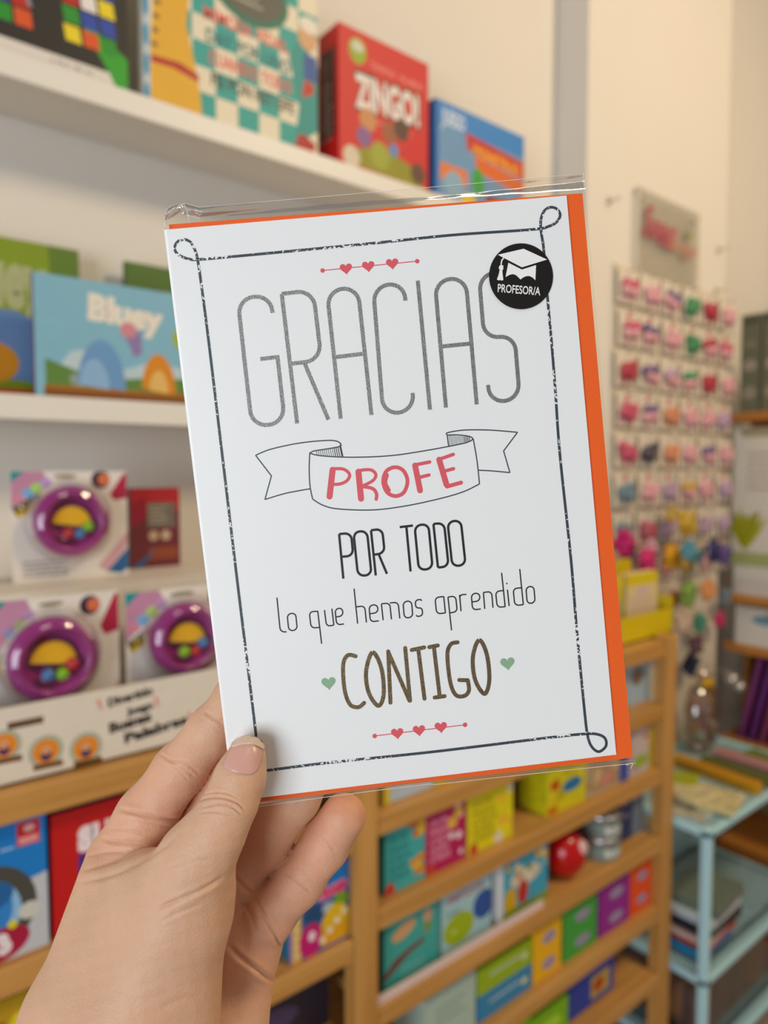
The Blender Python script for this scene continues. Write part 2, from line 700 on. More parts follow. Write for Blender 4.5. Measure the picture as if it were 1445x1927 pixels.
G = {   # narrow single-line capitals and small letters in a unit box
    'G': [[(1, .86), (1, 1), (0, 1), (0, 0), (1, 0), (1, .5)], [(1.06, .515), (.48, .515)]],
    'R': [[(0, 0), (0, 1)], [(0, 1), (1, 1), (1, .46), (0, .46)], [(.45, .46), (1, 0)]],
    'A': [[(0, 0), (0, 1), (1, 1), (1, 0)], [(0, .48), (1, .48)]],
    'C': [[(1, .86), (1, 1), (0, 1), (0, 0), (1, 0), (1, .14)]],
    'I': [[(0, 0), (0, 1)]],
    'S': [[(1, .86), (1, 1), (0, 1), (0, .5), (1, .5), (1, 0), (0, 0), (0, .14)]],
    'P': [[(0, 0), (0, 1)], [(0, 1), (1, 1), (1, .49), (0, .49)]],
    'O': [[(0, .5), (0, 1), (1, 1), (1, 0), (0, 0), (0, .5)]],
    'T': [[(0, 1), (1, 1)], [(.5, 0), (.5, 1)]],
    'D': [[(0, 0), (0, 1)], [(0, 1), (1, 1), (1, 0), (0, 0)]],
    'o': [[(0, .5), (0, 1), (1, 1), (1, 0), (0, 0), (0, .5)]],
    'l': [[(0, 1), (0, 0), (1, 0)]],
    'q': [[(1, .98), (0, 1), (0, 0), (1, 0)], [(1, 1), (1, -1)]],
    'u': [[(0, 1), (0, 0), (1, 0)], [(1, 1), (1, 0)]],
    'e': [[(0, .5), (1, .5), (1, 1), (0, 1), (0, 0), (1, 0)]],
    'h': [[(0, 0), (0, 2.1)], [(0, 1), (1, 1), (1, 0)]],
    'm': [[(0, 0), (0, 1)], [(0, 1), (.5, 1), (.5, 0)], [(.5, 1), (1, 1), (1, 0)]],
    's': [[(1, .9), (1, 1), (0, 1), (0, .5), (1, .5), (1, 0), (0, 0), (0, .1)]],
    'a': [[(1, 1), (0, 1), (0, 0), (1, 0)], [(1, 1), (1, 0)]],
    'p': [[(0, 1), (0, -1.1)], [(0, 1), (1, 1), (1, 0), (0, 0)]],
    'r': [[(0, 0), (0, 1)], [(0, .8), (0, 1), (1, .97)]],
    'n': [[(0, 0), (0, 1)], [(0, 1), (1, 1), (1, 0)]],
    'd': [[(1, 1), (0, 1), (0, 0), (1, 0)], [(1, 2.1), (1, 0)]],
    'i': [[(0, 0), (0, 1)], [(0, 1.33), (0, 1.42)]],
}


def glyph(pr, ch, BL, BR, TL, w, rad):
    BL, BR, TL = Vector(BL), Vector(BR), Vector(TL)
    for st in G[ch]:
        pts = [BL + (BR - BL) * u + (TL - BL) * v for (u, v) in st]
        pr.stroke(fillet(pts, rad) if len(pts) > 2 else pts, w)


def foil_mat(c1, c2, name, metal=0.85, rough=0.32):
    m = mat(c1, rough, 0.0, 500, 0.25, 2500, metal, name)
    nt = m.node_tree
    mx = [n for n in nt.nodes if n.type == 'MIX'][0]
    mx.inputs[6].default_value = lin(c1) + (1,)
    mx.inputs[7].default_value = lin(c2) + (1,)
    return m


M_SILVER = foil_mat('6e6c69', '9c9a96', 'silver_foil', 0.6, 0.35)
M_BRONZE = foil_mat('4c3b2c', '84704f', 'bronze_foil', 0.55, 0.35)
M_BLACK = mat('151517', 0.45, 0.0, name='black_ink')
M_SLATE = mat('39444b', 0.45, 0.0, name='slate_ink')
M_PINK = mat('e25a64', 0.45, 0.02, name='coral_ink')
M_GREEN = mat('8fb491', 0.45, 0.02, name='sage_ink')
ZI = 0.00004
pr = Print(GM, ZI)
for ch, BL, BR, TL in (
        ('G', (474, 803), (536, 796), (447, 562)), ('R', (559, 797), (618, 790), (530, 553)),
        ('A', (641, 788), (699, 781), (615, 547)), ('C', (721, 780), (779, 773), (702, 539)),
        ('I', (809, 771), (812, 771), (786, 528)), ('A', (839, 767), (897, 761), (818, 528)),
        ('S', (921, 758), (978, 751), (901, 517))):
    glyph(pr, ch, BL, BR, TL, 7.6, 30)
tag(pr.build('silver_lettering', M_SILVER, card), 'silver foil word GRACIAS in tall thin capitals')
pr = Print(GM, ZI)
for ch, BL, BR, TL in (
        ('P', (646, 1089), (668.5, 1087), (638, 1005)), ('O', (673.5, 1084), (699, 1082), (665, 1001)),
        ('R', (707, 1083), (728, 1080), (698, 998)), ('T', (760, 1077), (785, 1074), (752, 992)),
        ('O', (788, 1073), (814, 1070), (780, 989)), ('D', (824, 1068), (844, 1066), (815.5, 986)),
        ('O', (851, 1066), (876, 1063), (842, 982))):
    glyph(pr, ch, BL, BR, TL, 4.6, 12)
tag(pr.build('black_lettering', M_BLACK, card), 'black capitals reading POR TODO')
pr = Print(GM, ZI)
z7 = lambda p: (440 + p[0] / 1.8766, 1050 + p[1] / 1.8766)
for ch, BL, BR, TL in (
        ('l', (164, 261), (186, 261), (152, 140)), ('o', (194, 258), (224, 254), (188, 198)),
        ('q', (273, 248), (303, 245), (266, 190)), ('u', (327, 242), (353, 237), (320, 184)),
        ('e', (363, 237), (389, 233), (357, 180)), ('h', (437, 232), (468, 228), (431, 173)),
        ('e', (482, 226), (512, 222), (477, 168)), ('m', (527, 220), (586, 214), (521, 162)),
        ('o', (602, 213), (632, 209), (597, 155)), ('s', (645, 207), (667, 204), (640, 149)),
        ('a', (716, 198), (747, 194), (710, 140)), ('p', (762, 194), (789, 190), (756, 138)),
        ('r', (802, 188), (826, 185), (797, 130)), ('e', (843, 184), (872, 180), (838, 127)),
        ('n', (886, 180), (915, 176), (881, 122)), ('d', (930, 175), (958, 172), (924, 118)),
        ('i', (972, 170), (975, 170), (966, 112)), ('d', (992, 168), (1022, 165), (986, 108)),
        ('o', (1036, 162), (1064, 158), (1031, 103))):
    glyph(pr, ch, z7(BL), z7(BR), z7(TL), 2.5, 7.5)
tag(pr.build('thin_lettering', M_BLACK, card), 'thin black line reading lo que hemos aprendido')
pr = Print(GM, ZI)
for st in ([(430, 347), (402, 344), (386, 378), (391, 465), (410, 517), (440, 527), (460, 512)],
           [(545, 330), (553, 511)], [(545, 332), (620, 504)], [(605, 318), (622, 504)],
           [(628, 325), (672, 316)], [(651, 322), (673, 497)],
           [(690, 315), (720, 309)], [(706, 312), (727, 490)], [(709, 493), (744, 488)],
           [(790, 298), (766, 305), (754, 342), (764, 438), (784, 484), (814, 487), (830, 468), (826, 432)], [(826, 432), (796, 431)]):
    q = [z7(p) for p in st]
    pr.round_stroke(spline(q) if len(q) > 2 else q, 7.6)
for st in ([(490, 333), (467, 400), (476, 475), (510, 522), (529, 480), (521, 390)], [(866, 290), (844, 350), (852, 430), (885, 480), (902, 430), (893, 340)]):
    pr.stroke(spline([z7(p) for p in st], 7, True), 7.8)
tag(pr.build('bronze_lettering', M_BRONZE, card), 'bronze foil word CONTIGO in hand-drawn capitals')
z6 = lambda p: (440 + p[0] / 2.449, 780 + p[1] / 2.449)
pr = Print(GM, ZI)
for st, w in (([(455, 255), (441, 378)], 11.5), ([(455, 250), (505, 252), (533, 276), (522, 304), (490, 320), (452, 322)], 6),
              ([(574, 264), (586, 388)], 11.5), ([(574, 258), (630, 255), (654, 277), (640, 305), (592, 330)], 6),
              ([(596, 332), (640, 342), (657, 365), (656, 390)], 6.5),
              ([(835, 235), (858, 350)], 11), ([(832, 233), (902, 219)], 6.5), ([(850, 291), (899, 279)], 6.5),
              ([(946, 208), (980, 324)], 11), ([(948, 206), (1011, 184)], 6.5), ([(962, 263), (1012, 250)], 6.5), ([(982, 332), (1047, 314)], 7.5)):
    q = [z6(p) for p in st]
    pr.round_stroke(spline(q) if len(q) > 2 else q, w)
pr.stroke(spline([z6(p) for p in [(742, 243), (702, 262), (688, 310), (706, 358), (745, 376), (784, 358), (800, 305), (780, 258)]], 7, True), 7.2)
pr.round_stroke([z6(p) for p in spline([(703, 280), (696, 315), (712, 350)])], 9)
tag(pr.build('coral_lettering', M_PINK, card), 'coral red brush lettering PROFE on the banner')
pr = Print(GM, ZI)
for st, sm in (([(100, 188), (170, 160), (300, 132), (420, 120), (470, 122), (492, 135), (485, 148), (420, 160), (370, 168), (350, 178)], 1),
               ([(100, 188), (173, 283), (143, 392)], 0), ([(143, 392), (240, 363), (353, 342)], 1),
               ([(350, 176), (347, 250), (351, 330), (363, 390)], 1),
               ([(363, 390), (410, 418), (480, 435), (640, 440), (800, 420), (960, 385), (1060, 355), (1132, 320)], 1),
               ([(1132, 320), (1120, 210), (1103, 112)], 1),
               ([(350, 178), (400, 190), (540, 197), (720, 190), (880, 167), (1000, 145), (1070, 130), (1100, 114), (1085, 101), (1030, 94), (983, 95)], 1),
               ([(983, 95), (985, 84), (1060, 72), (1180, 72), (1307, 82)], 1), ([(1307, 82), (1243, 168), (1272, 268)], 0),
               ([(1272, 268), (1190, 260), (1125, 257)], 1), ([(983, 95), (990, 148)], 0), ([(490, 138), (502, 193)], 0)):
    q = [z6(p) for p in st]
    pr.stroke(spline(q) if sm else q, 2.3)
for i in range(13):
    t = i / 12
    pr.stroke([z6((380 + 108 * t, 166 - 18 * t)), z6((383 + 115 * t, 187 + 7 * t))], 1.1 if i < 9 else 1.7)
for i in range(13):
    t = i / 12
    pr.stroke([z6((992 + 92 * t, 96 + 6 * t)), z6((997 + 90 * t, 145 - 22 * t))], 1.1 if i < 9 else 1.7)
tag(pr.build('banner_outline', M_SLATE, card), 'dark hand-drawn ribbon banner with curled ends')


def heart(pr, c, s, rot=0.0):
    p = []
    for i in range(28):
        t = 2 * math.pi * i / 28
        x = 16 * math.sin(t) ** 3
        y = -(13 * math.cos(t) - 5 * math.cos(2 * t) - 2 * math.cos(3 * t) - math.cos(4 * t))
        x, y = x * s / 34, y * s / 34
        p.append((c[0] + x * math.cos(rot) - y * math.sin(rot), c[1] + x * math.sin(rot) + y * math.cos(rot)))
    pr.fill(p)


for a, b, hs, nm in (((607, 509), (785, 491.5), ((651, 505), (693, 500.5), (738, 495.5)), 'upper'), ((705, 1385), (875, 1364), ((747.5, 1379.5), (788.5, 1374), (829.5, 1368)), 'lower')):
    pr = Print(GM, ZI)
    pr.stroke([a, b], 1.8)
    pr.disc(a, 4.3)
    pr.disc(b, 4.3)
    for h in hs:
        heart(pr, h, 25, -0.1)
    tag(pr.build('heart_garland', M_PINK, card), 'coral string of three hearts')
for h in ((618.5, 1285), (955, 1248)):
    pr = Print(GM, ZI)
    heart(pr, h, 29, -0.12)
    tag(pr.build('green_heart', M_GREEN, card), 'small sage green heart')
# scratchy frame
m = mat('34424a', 0.45, 0.0, name='worn_frame_ink')
nt = m.node_tree
bs = nt.nodes['Principled BSDF']
tc = nt.nodes.new('ShaderNodeTexCoord')
n1 = nt.nodes.new('ShaderNodeTexNoise'); n1.inputs['Scale'].default_value = 900; n1.inputs['Detail'].default_value = 2
n2 = nt.nodes.new('ShaderNodeTexNoise'); n2.inputs['Scale'].default_value = 32; n2.inputs['Detail'].default_value = 1
ad = nt.nodes.new('ShaderNodeMath'); ad.operation = 'MULTIPLY_ADD'; ad.inputs[1].default_value = 0.7
cr = nt.nodes.new('ShaderNodeValToRGB')
cr.color_ramp.elements[0].position = 0.865; cr.color_ramp.elements[1].position = 0.89
cr.color_ramp.elements[0].color = lin('34424a') + (1,); cr.color_ramp.elements[1].color = lin('efefee') + (1,)
nt.links.new(tc.outputs['Object'], n1.inputs['Vector']); nt.links.new(tc.outputs['Object'], n2.inputs['Vector'])
nt.links.new(n2.outputs['Fac'], ad.inputs[0]); nt.links.new(n1.outputs['Fac'], ad.inputs[2])
sc_ = nt.nodes.new('ShaderNodeMath'); sc_.operation = 'MULTIPLY'; sc_.inputs[1].default_value = 0.9
nt.links.new(ad.outputs[0], sc_.inputs[0]); nt.links.new(sc_.outputs[0], cr.inputs['Fac'])
nt.links.new(cr.outputs['Color'], bs.inputs['Base Color'])
M_FRAME = m
pr = Print(GM, ZI)
pr.stroke(spline([(482, 1386), (466.6, 1258), (445, 1082), (416, 838.6), (392.5, 642), (380, 545), (372, 490), (366, 468.6), (357.5, 455), (345, 450.5), (333, 456),
                  (328.5, 468), (336, 479.5), (356, 487.5), (378.5, 488), (468, 480), (699, 458), (849, 442.5), (1000, 432), (1033, 425.7), (1048, 417), (1054, 404.5),
                  (1048, 393.5), (1036, 390), (1024, 397), (1017.5, 415), (1018.5, 439), (1023, 469), (1030, 558), (1038, 647), (1045, 737), (1053.5, 856), (1074, 1050),
                  (1085, 1183), (1100, 1340), (1106, 1386), (1114, 1406), (1127, 1414.5), (1140, 1404), (1138, 1389), (1122, 1381.5), (1095, 1381.5), (1026, 1389),
                  (813, 1415), (621, 1435), (509, 1449), (485, 1452), (468, 1448), (462, 1430), (470, 1412), (482, 1386)], 8), 5.2)
tag(pr.build('ornament_frame', M_FRAME, card), 'dark worn frame line with looped corners')

# ---- clear bag with the round sticker
M_BAG = clear_mat('clear_film', 0.03, 0.6, (0.992, 0.992, 0.988), 0.06, 0.05)
M_BAGEDGE = mat('e8e4dc', 0.25, 0.02, name='weld_seam')
BM = base_matrix([on_card(310, 1525), on_card(1196, 1440)])
bag = thing('cellophane_bag', 'clear cellophane bag around the greeting card and orange envelope', 'plastic bag', matrix=BM)
Mi = BM.inverted() @ CARD
# outline rows of the bag, left and right pixel at each level
NU, NVV = 60, 70


def bag_xy(u, v):
    tl, tr, br, bl = Vector((309, 396)), Vector((1099, 327)), Vector((1196.5, 1436)), Vector((441, 1524))
    top = tl.lerp(tr, u)
    if u < 0.08:
        top.y -= 10 * math.sin(u / 0.08 * math.pi)
    bot = bl.lerp(br, u) + Vector((0, -6 * math.sin(math.pi * u) * (1 if u < .5 else .6)))
    return top.lerp(bot, v)


def bag_h(u, v):
    """waves where the film is free above and below the card"""
    p = bag_xy(u, v)
    k = min(1.0, max(0, 1 - v / (0.018 + 0.009 * u)) * 1.6)
    kb = max(0, (v - 0.9945) / 0.0055)
    h = 0.0010 * k * math.sin(v * 190 + 2.4 * u) + 0.0009 * k * math.sin(u * 9 + v * 40 + 1.0) + 0.00025 * k * math.sin(61 * u + v * 90)
    h += kb * 0.0010 * math.sin(31 * u)
    if u < 0.06:
        h += 0.004 * k * math.sin(u / 0.06 * math.pi * 2)
    return h


for nm, z, sg in (('front_film', 0.00028, 1), ('back_film', -0.0031, -1)):
    vs, fs = [], []
    rows = [i / 16 * 0.03 for i in range(16)] + [0.03 + (0.975 - 0.03) * i / 12 for i in range(12)] + [0.975, 0.985, 0.991, 0.9945, 0.9965, 0.9985, 1.0]
    for v in rows:
        for i in range(NU + 1):
            u = i / NU
            p = bag_xy(u, v)
            k = min(1.0, max(0, 1 - v / (0.018 + 0.009 * u)) * 2.0)
            zz = z * (1 - k) + (-0.0012 + sg * 0.0003) * k + bag_h(u, v) * (1 if sg > 0 else 0.7)
            if v > 0.995:
                zz = zz * 0.3 - 0.0008
            q = on_card(p.x, p.y, zz)
            vs.append(Mi @ q)
    for j in range(len(rows) - 1):
        for i in range(NU):
            a = j * (NU + 1) + i
            fs.append((a, a + 1, a + NU + 2, a + NU + 1))
    mesh_obj(nm, vs, fs, M_BAG, bag, True)
mb = MB()
mb.tube([Mi @ on_card(*bag_xy(i / 60, 1.0), -0.0009) for i in range(61)], 0.00012, 5)
mb.build('bottom_seam', M_BAGEDGE, bag, True)
mb = MB()
mb.tube([Mi @ on_card(*bag_xy(i / 60, 0.0), -0.0012 + bag_h(i / 60, 0)) for i in range(61)], 0.00009, 5)
mb.build('top_edge', M_BAGEDGE, bag, True)
# crumpled tuck at the upper corner
rnd = random.Random(3)
for st in ([(311, 430), (310, 412), (318, 398), (334, 388), (348, 384)], [(313, 418), (320, 404), (336, 396)], [(347, 386), (353, 402), (357, 418)], [(1097, 326), (1099, 345), (1100, 362)], [(1178, 1440), (1190, 1436), (1187, 1446)]):
    mb = MB()
    q = spline(st, 6)
    mb.tube([Mi @ on_card(p.x, p.y, 0.0006 + 0.0006 * math.sin(i)) for i, p in enumerate(q)], 0.00013, 5)
    mb.build('film_crease', M_BAGEDGE, bag, True)
# sticker
z8 = lambda p: (900 + p[0] / 7.225, 430 + p[1] / 7.225)
pr = Print(BM, 0.0005)
pts = []
for i in range(64):
    g = 2 * math.pi * i / 64
    pts.append((980.3 + 60.2 * math.cos(g), 519.8 + 62 * math.sin(g)))
pr.fill(pts)
stk = pr.build('round_sticker', mat('120f0d', 0.35, 0.0, name='black_sticker'), bag)
stk['label'] = 'round black sticker with mortarboard emblem reading PROFESOR/A'
M_STW = mat('f3f1ee', 0.4, 0.01, name='sticker_white')
pr = Print(BM, 0.00056)
pr.fill([z8(p) for p in [(265, 357), (615, 275), (935, 422), (592, 528)]])
pr.fill([z8(p) for p in [(408, 465), (592, 558), (592, 640), (572, 693), (545, 665), (510, 632), (468, 620), (425, 630), (370, 660)]])
pr.fill([z8(p) for p in [(592, 558), (785, 497), (775, 703), (735, 665), (690, 645), (650, 648), (612, 665), (572, 693), (585, 640)]])
pr.stroke([z8(p) for p in spline([(345, 402), (322, 430), (312, 470), (310, 505)])], 2.4)
pr.fill([z8(p) for p in [(285, 505), (338, 500), (340, 545), (330, 568), (288, 562), (278, 540)]])
pr.fill([z8(p) for p in [(290, 565), (326, 568), (332, 640), (340, 700), (318, 708), (295, 700), (275, 706), (252, 693), (275, 630)]])
pr.build('mortarboard_emblem', M_STW, stk)
vs, fs, w = text_geo('PROFESOR/A', 0.012)
BL, BR, UP = Vector(z8((262, 862))), Vector(z8((840, 908))), Vector(z8((268, 752))) - Vector(z8((262, 862)))
Mi = BM.inverted() @ CARD
mesh_obj('sticker_lettering', [Mi @ on_card(*(BL + (BR - BL) * (x / w) + UP * y), 0.00056) for (x, y) in vs], fs, M_STW, stk)

# ------------------------------------------------------------------ the hand: one continuous skin grown from a distance field
def hand_mesh(VX=0.00085):
    def C(px, py, d):
        p = cam_pt(px, py, d)
        return np.array((p.x, p.y, p.z), np.float32)

    lo = np.array((C(-70, 0, 0.30)[0], C(0, 2560, 0.26)[1], -0.365), np.float32)
    hi = np.array((C(740, 0, 0.32)[0], C(0, 1215, 0.32)[1], -0.205), np.float32)
    n = np.ceil((hi - lo) / VX).astype(int)
    ax = [lo[i] + VX * np.arange(n[i], dtype=np.float32) for i in range(3)]
    BIG = np.float32(1.0)

    def field(prims, k):
        """smooth union of tapered capsules ((px,py,depth,r_px), (px,py,depth,r_px))"""
        D = np.full(tuple(n), BIG, np.float32)
        for (p, q) in prims:
            a, b = C(*p[:3]), C(*q[:3])
            ra, rb = p[3] * p[2] / F, q[3] * q[2] / F
            m_ = max(ra, rb) + 0.02
            s0 = np.maximum(((np.minimum(a, b) - m_ - lo) / VX).astype(int), 0)
            s1 = np.minimum(((np.maximum(a, b) + m_ - lo) / VX).astype(int) + 1, n)
            if (s1 <= s0).any():
                continue
            X = ax[0][s0[0]:s1[0], None, None] - a[0]
            Y = ax[1][None, s0[1]:s1[1], None] - a[1]
            Z = ax[2][None, None, s0[2]:s1[2]] - a[2]
            v = b - a
            L = float(np.dot(v, v)) + 1e-12
            t = np.clip((X * v[0] + Y * v[1] + Z * v[2]) / L, 0, 1)
            dd = np.sqrt((X - t * v[0]) ** 2 + (Y - t * v[1]) ** 2 + (Z - t * v[2]) ** 2) - (ra + (rb - ra) * t)
            sl = tuple(slice(s0[i], s1[i]) for i in range(3))
            D[sl] = smin(D[sl], dd, k)
        return D

    def smin(a, b, k):
        h = np.clip(0.5 + 0.5 * (b - a) / k, 0, 1)
        return b + (a - b) * h - k * h * (1 - h)

    def chain(pts):
        return [(pts[i], pts[i + 1]) for i in range(len(pts) - 1)]

    cd = card_depth
    bk = 0.0036                                                     # card + envelope + bag behind the front face
    # fingers behind the card: (px, py, depth, radius px)
    idx = [(228, 1618, .292, 62), (276, 1535, .292, 54), (338, 1449, .2895, 48), (396, 1376, cd(396, 1376) + bk + .0098, 43), (446, 1308, cd(446, 1308) + bk + .0082, 38), (466, 1280, cd(466, 1280) + bk + .0074, 34)]
    mid = [(315, 1655, .299, 58), (368, 1570, .302, 50), (425, 1480, .299, 47), (487, 1392, cd(487, 1392) + bk + .0098, 44), (540, 1318, cd(540, 1318) + bk + .008, 38)]
    rng = [(392, 1712, .301, 56), (438, 1650, .303, 50), (500, 1580, .303, 47), (556, 1500, cd(556, 1500) + bk + .0115, 44), (604, 1425, cd(600, 1425) + bk + .0078, 37)]
    pnk = [(462, 1782, .299, 56), (506, 1722, .300, 47), (562, 1658, .300, 45), (610, 1592, .2975, 43.5), (646, 1536, .292, 42)]
    fid = field(chain(idx), .004)
    fmd = field(chain(mid), .004)
    frg = field(chain(rng), .004)
    fpk = field(chain(pnk), .004)
    palm = field([((240, 1630, .297, 60), (250, 1960, .293, 78)), ((320, 1670, .302, 58), (300, 1960, .296, 80)),
                  ((392, 1715, .305, 56), (360, 1970, .298, 80)), ((462, 1785, .303, 58), (428, 1960, .297, 74)),
                  ((240, 1630, .297, 55), (462, 1785, .303, 55)),
                  ((300, 1960, .295, 105), (285, 2110, .290, 105)), ((385, 1960, .296, 96), (350, 2110, .290, 100)),
                  ((300, 2110, .290, 120), (250, 2620, .285, 170))], .008)
    D = smin(fid, palm, .007)
    for f_ in (fmd, frg, fpk):
        D = np.minimum(D, smin(f_, palm, .006))
    td = cd(458, 1432)
    th = [(464, 1425, td - .0080, 36), (452, 1462, td - .0096, 45), (434, 1512, td - .0118, 47), (408, 1560, td - .0130, 53), (372, 1612, td - .0125, 60)]
    T = field(chain(th), .004)
    TM = field([((372, 1612, td - .0125, 62), (345, 1700, .262, 84)), ((360, 1690, .262, 64), (336, 1950, .262, 76)),
                ((345, 1660, .262, 66), (240, 1940, .257, 96)), ((270, 1665, .272, 62), (180, 1900, .264, 90)),
                ((205, 1660, .284, 58), (132, 1920, .272, 80)), ((132, 1920, .272, 80), (180, 2150, .276, 100)),
                ((240, 1940, .258, 96), (240, 2160, .272, 100))], .011)
    T = smin(T, TM, .008)
    D = smin(D, T, .0032)
    # ---- surface nets
    S = D < 0
    s8 = np.zeros(tuple(n - 1), np.int8)
    for dx in (0, 1):
        for dy in (0, 1):
            for dz in (0, 1):
                s8 += S[dx:n[0] - 1 + dx, dy:n[1] - 1 + dy, dz:n[2] - 1 + dz]
    act = (s8 > 0) & (s8 < 8)
    ci = np.array(np.nonzero(act)).T
    vid = np.full(tuple(n - 1), -1, np.int32)
    vid[act] = np.arange(len(ci))
    acc = np.zeros((len(ci), 3), np.float32)
    cnt = np.zeros(len(ci), np.float32)
    corner = [(i, j, k) for i in (0, 1) for j in (0, 1) for k in (0, 1)]
    val = {c: D[ci[:, 0] + c[0], ci[:, 1] + c[1], ci[:, 2] + c[2]] for c in corner}
    for c in corner:
        for a in range(3):
            if c[a] == 0:
                e = list(c); e[a] = 1; e = tuple(e)
                v0, v1 = val[c], val[e]
                m2 = (v0 < 0) != (v1 < 0)
                t = np.where(m2, v0 / (v0 - v1 + 1e-12), 0)
                for b in range(3):
                    acc[:, b] += np.where(m2, c[b] + (t if b == a else 0), 0)
                cnt += m2
    V = lo + VX * (ci + acc / cnt[:, None])
    faces = []
    for a in range(3):
        b, c = (a + 1) % 3, (a + 2) % 3
        sl0 = [slice(1, n[i] - 1) for i in range(3)]; sl1 = list(sl0)
        sl0[a] = slice(0, n[a] - 1); sl1[a] = slice(1, n[a])
        A, B = S[tuple(sl0)], S[tuple(sl1)]
        e = np.array(np.nonzero(A != B)).T
        ins = A[tuple(e.T)]
        off = np.array([1, 1, 1]); off[a] = 0
        e = e + off
        q = []
        for (db, dc) in ((-1, -1), (0, -1), (0, 0), (-1, 0)):
            g = e.copy(); g[:, b] += db; g[:, c] += dc
            q.append(vid[g[:, 0], g[:, 1], g[:, 2]])
        q = np.array(q).T
        q[~ins] = q[~ins][:, ::-1]
        faces.append(q)
    Fc = np.concatenate(faces)
    Fc = Fc[(Fc >= 0).all(1)]
    # two light smoothing passes
    for _ in range(2):
        s = np.zeros_like(V); k = np.zeros(len(V), np.float32)
        for i in range(4):
            np.add.at(s, Fc[:, i], V[Fc[:, (i + 1) % 4]]); np.add.at(k, Fc[:, i], 1)
            np.add.at(s, Fc[:, i], V[Fc[:, (i + 3) % 4]]); np.add.at(k, Fc[:, i], 1)
        V = V * .5 + .5 * s / np.maximum(k, 1)[:, None]
    # ---- one subdivision, so that fine folds of skin can be modelled
    E0 = np.stack([Fc, np.roll(Fc, -1, 1)], 2).reshape(-1, 2)
    key = np.sort(E0, 1).astype(np.int64)
    uq, inv = np.unique(key[:, 0] * len(V) + key[:, 1], return_inverse=True)
    ev = (V[uq // len(V)] + V[uq % len(V)]) / 2
    fv = V[Fc].mean(1)
    nv_, ne = len(V), len(uq)
    em = inv.reshape(-1, 4) + nv_
    fm = np.arange(len(Fc)) + nv_ + ne
    Fn = [np.stack([Fc[:, i], em[:, i], fm, em[:, (i + 3) % 4]], 1) for i in range(4)]
    V = np.concatenate([V, ev, fv]).astype(np.float32)
    Fc = np.concatenate(Fn)

    def relax(V):
        s = np.zeros_like(V)
        k = np.zeros(len(V), np.float32)
        for i in range(4):
            for j in (1, 3):
                t = V[Fc[:, (i + j) % 4]]
                for b in range(3):
                    s[:, b] += np.bincount(Fc[:, i], t[:, b], len(V)).astype(np.float32)
                k += np.bincount(Fc[:, i], minlength=len(V))
        return V * .5 + .5 * s / np.maximum(k, 1)[:, None]

    V = relax(relax(V))
    fnrm = np.cross(V[Fc[:, 2]] - V[Fc[:, 0]], V[Fc[:, 3]] - V[Fc[:, 1]])
    nr = np.zeros_like(V)
    for i in range(4):
        for b in range(3):
            nr[:, b] += np.bincount(Fc[:, i], fnrm[:, b], len(V)).astype(np.float32)
    nr /= np.maximum(np.linalg.norm(nr, axis=1), 1e-12)[:, None]
    zs = -V[:, 2]
    u = V[:, 0] / zs * F + CX
    w = -V[:, 1] / zs * F + CY
    add = np.zeros_like(u)
    front = np.clip(np.einsum('ij,ij->i', nr, -V) / np.linalg.norm(V, axis=1) * 4, 0, 1)
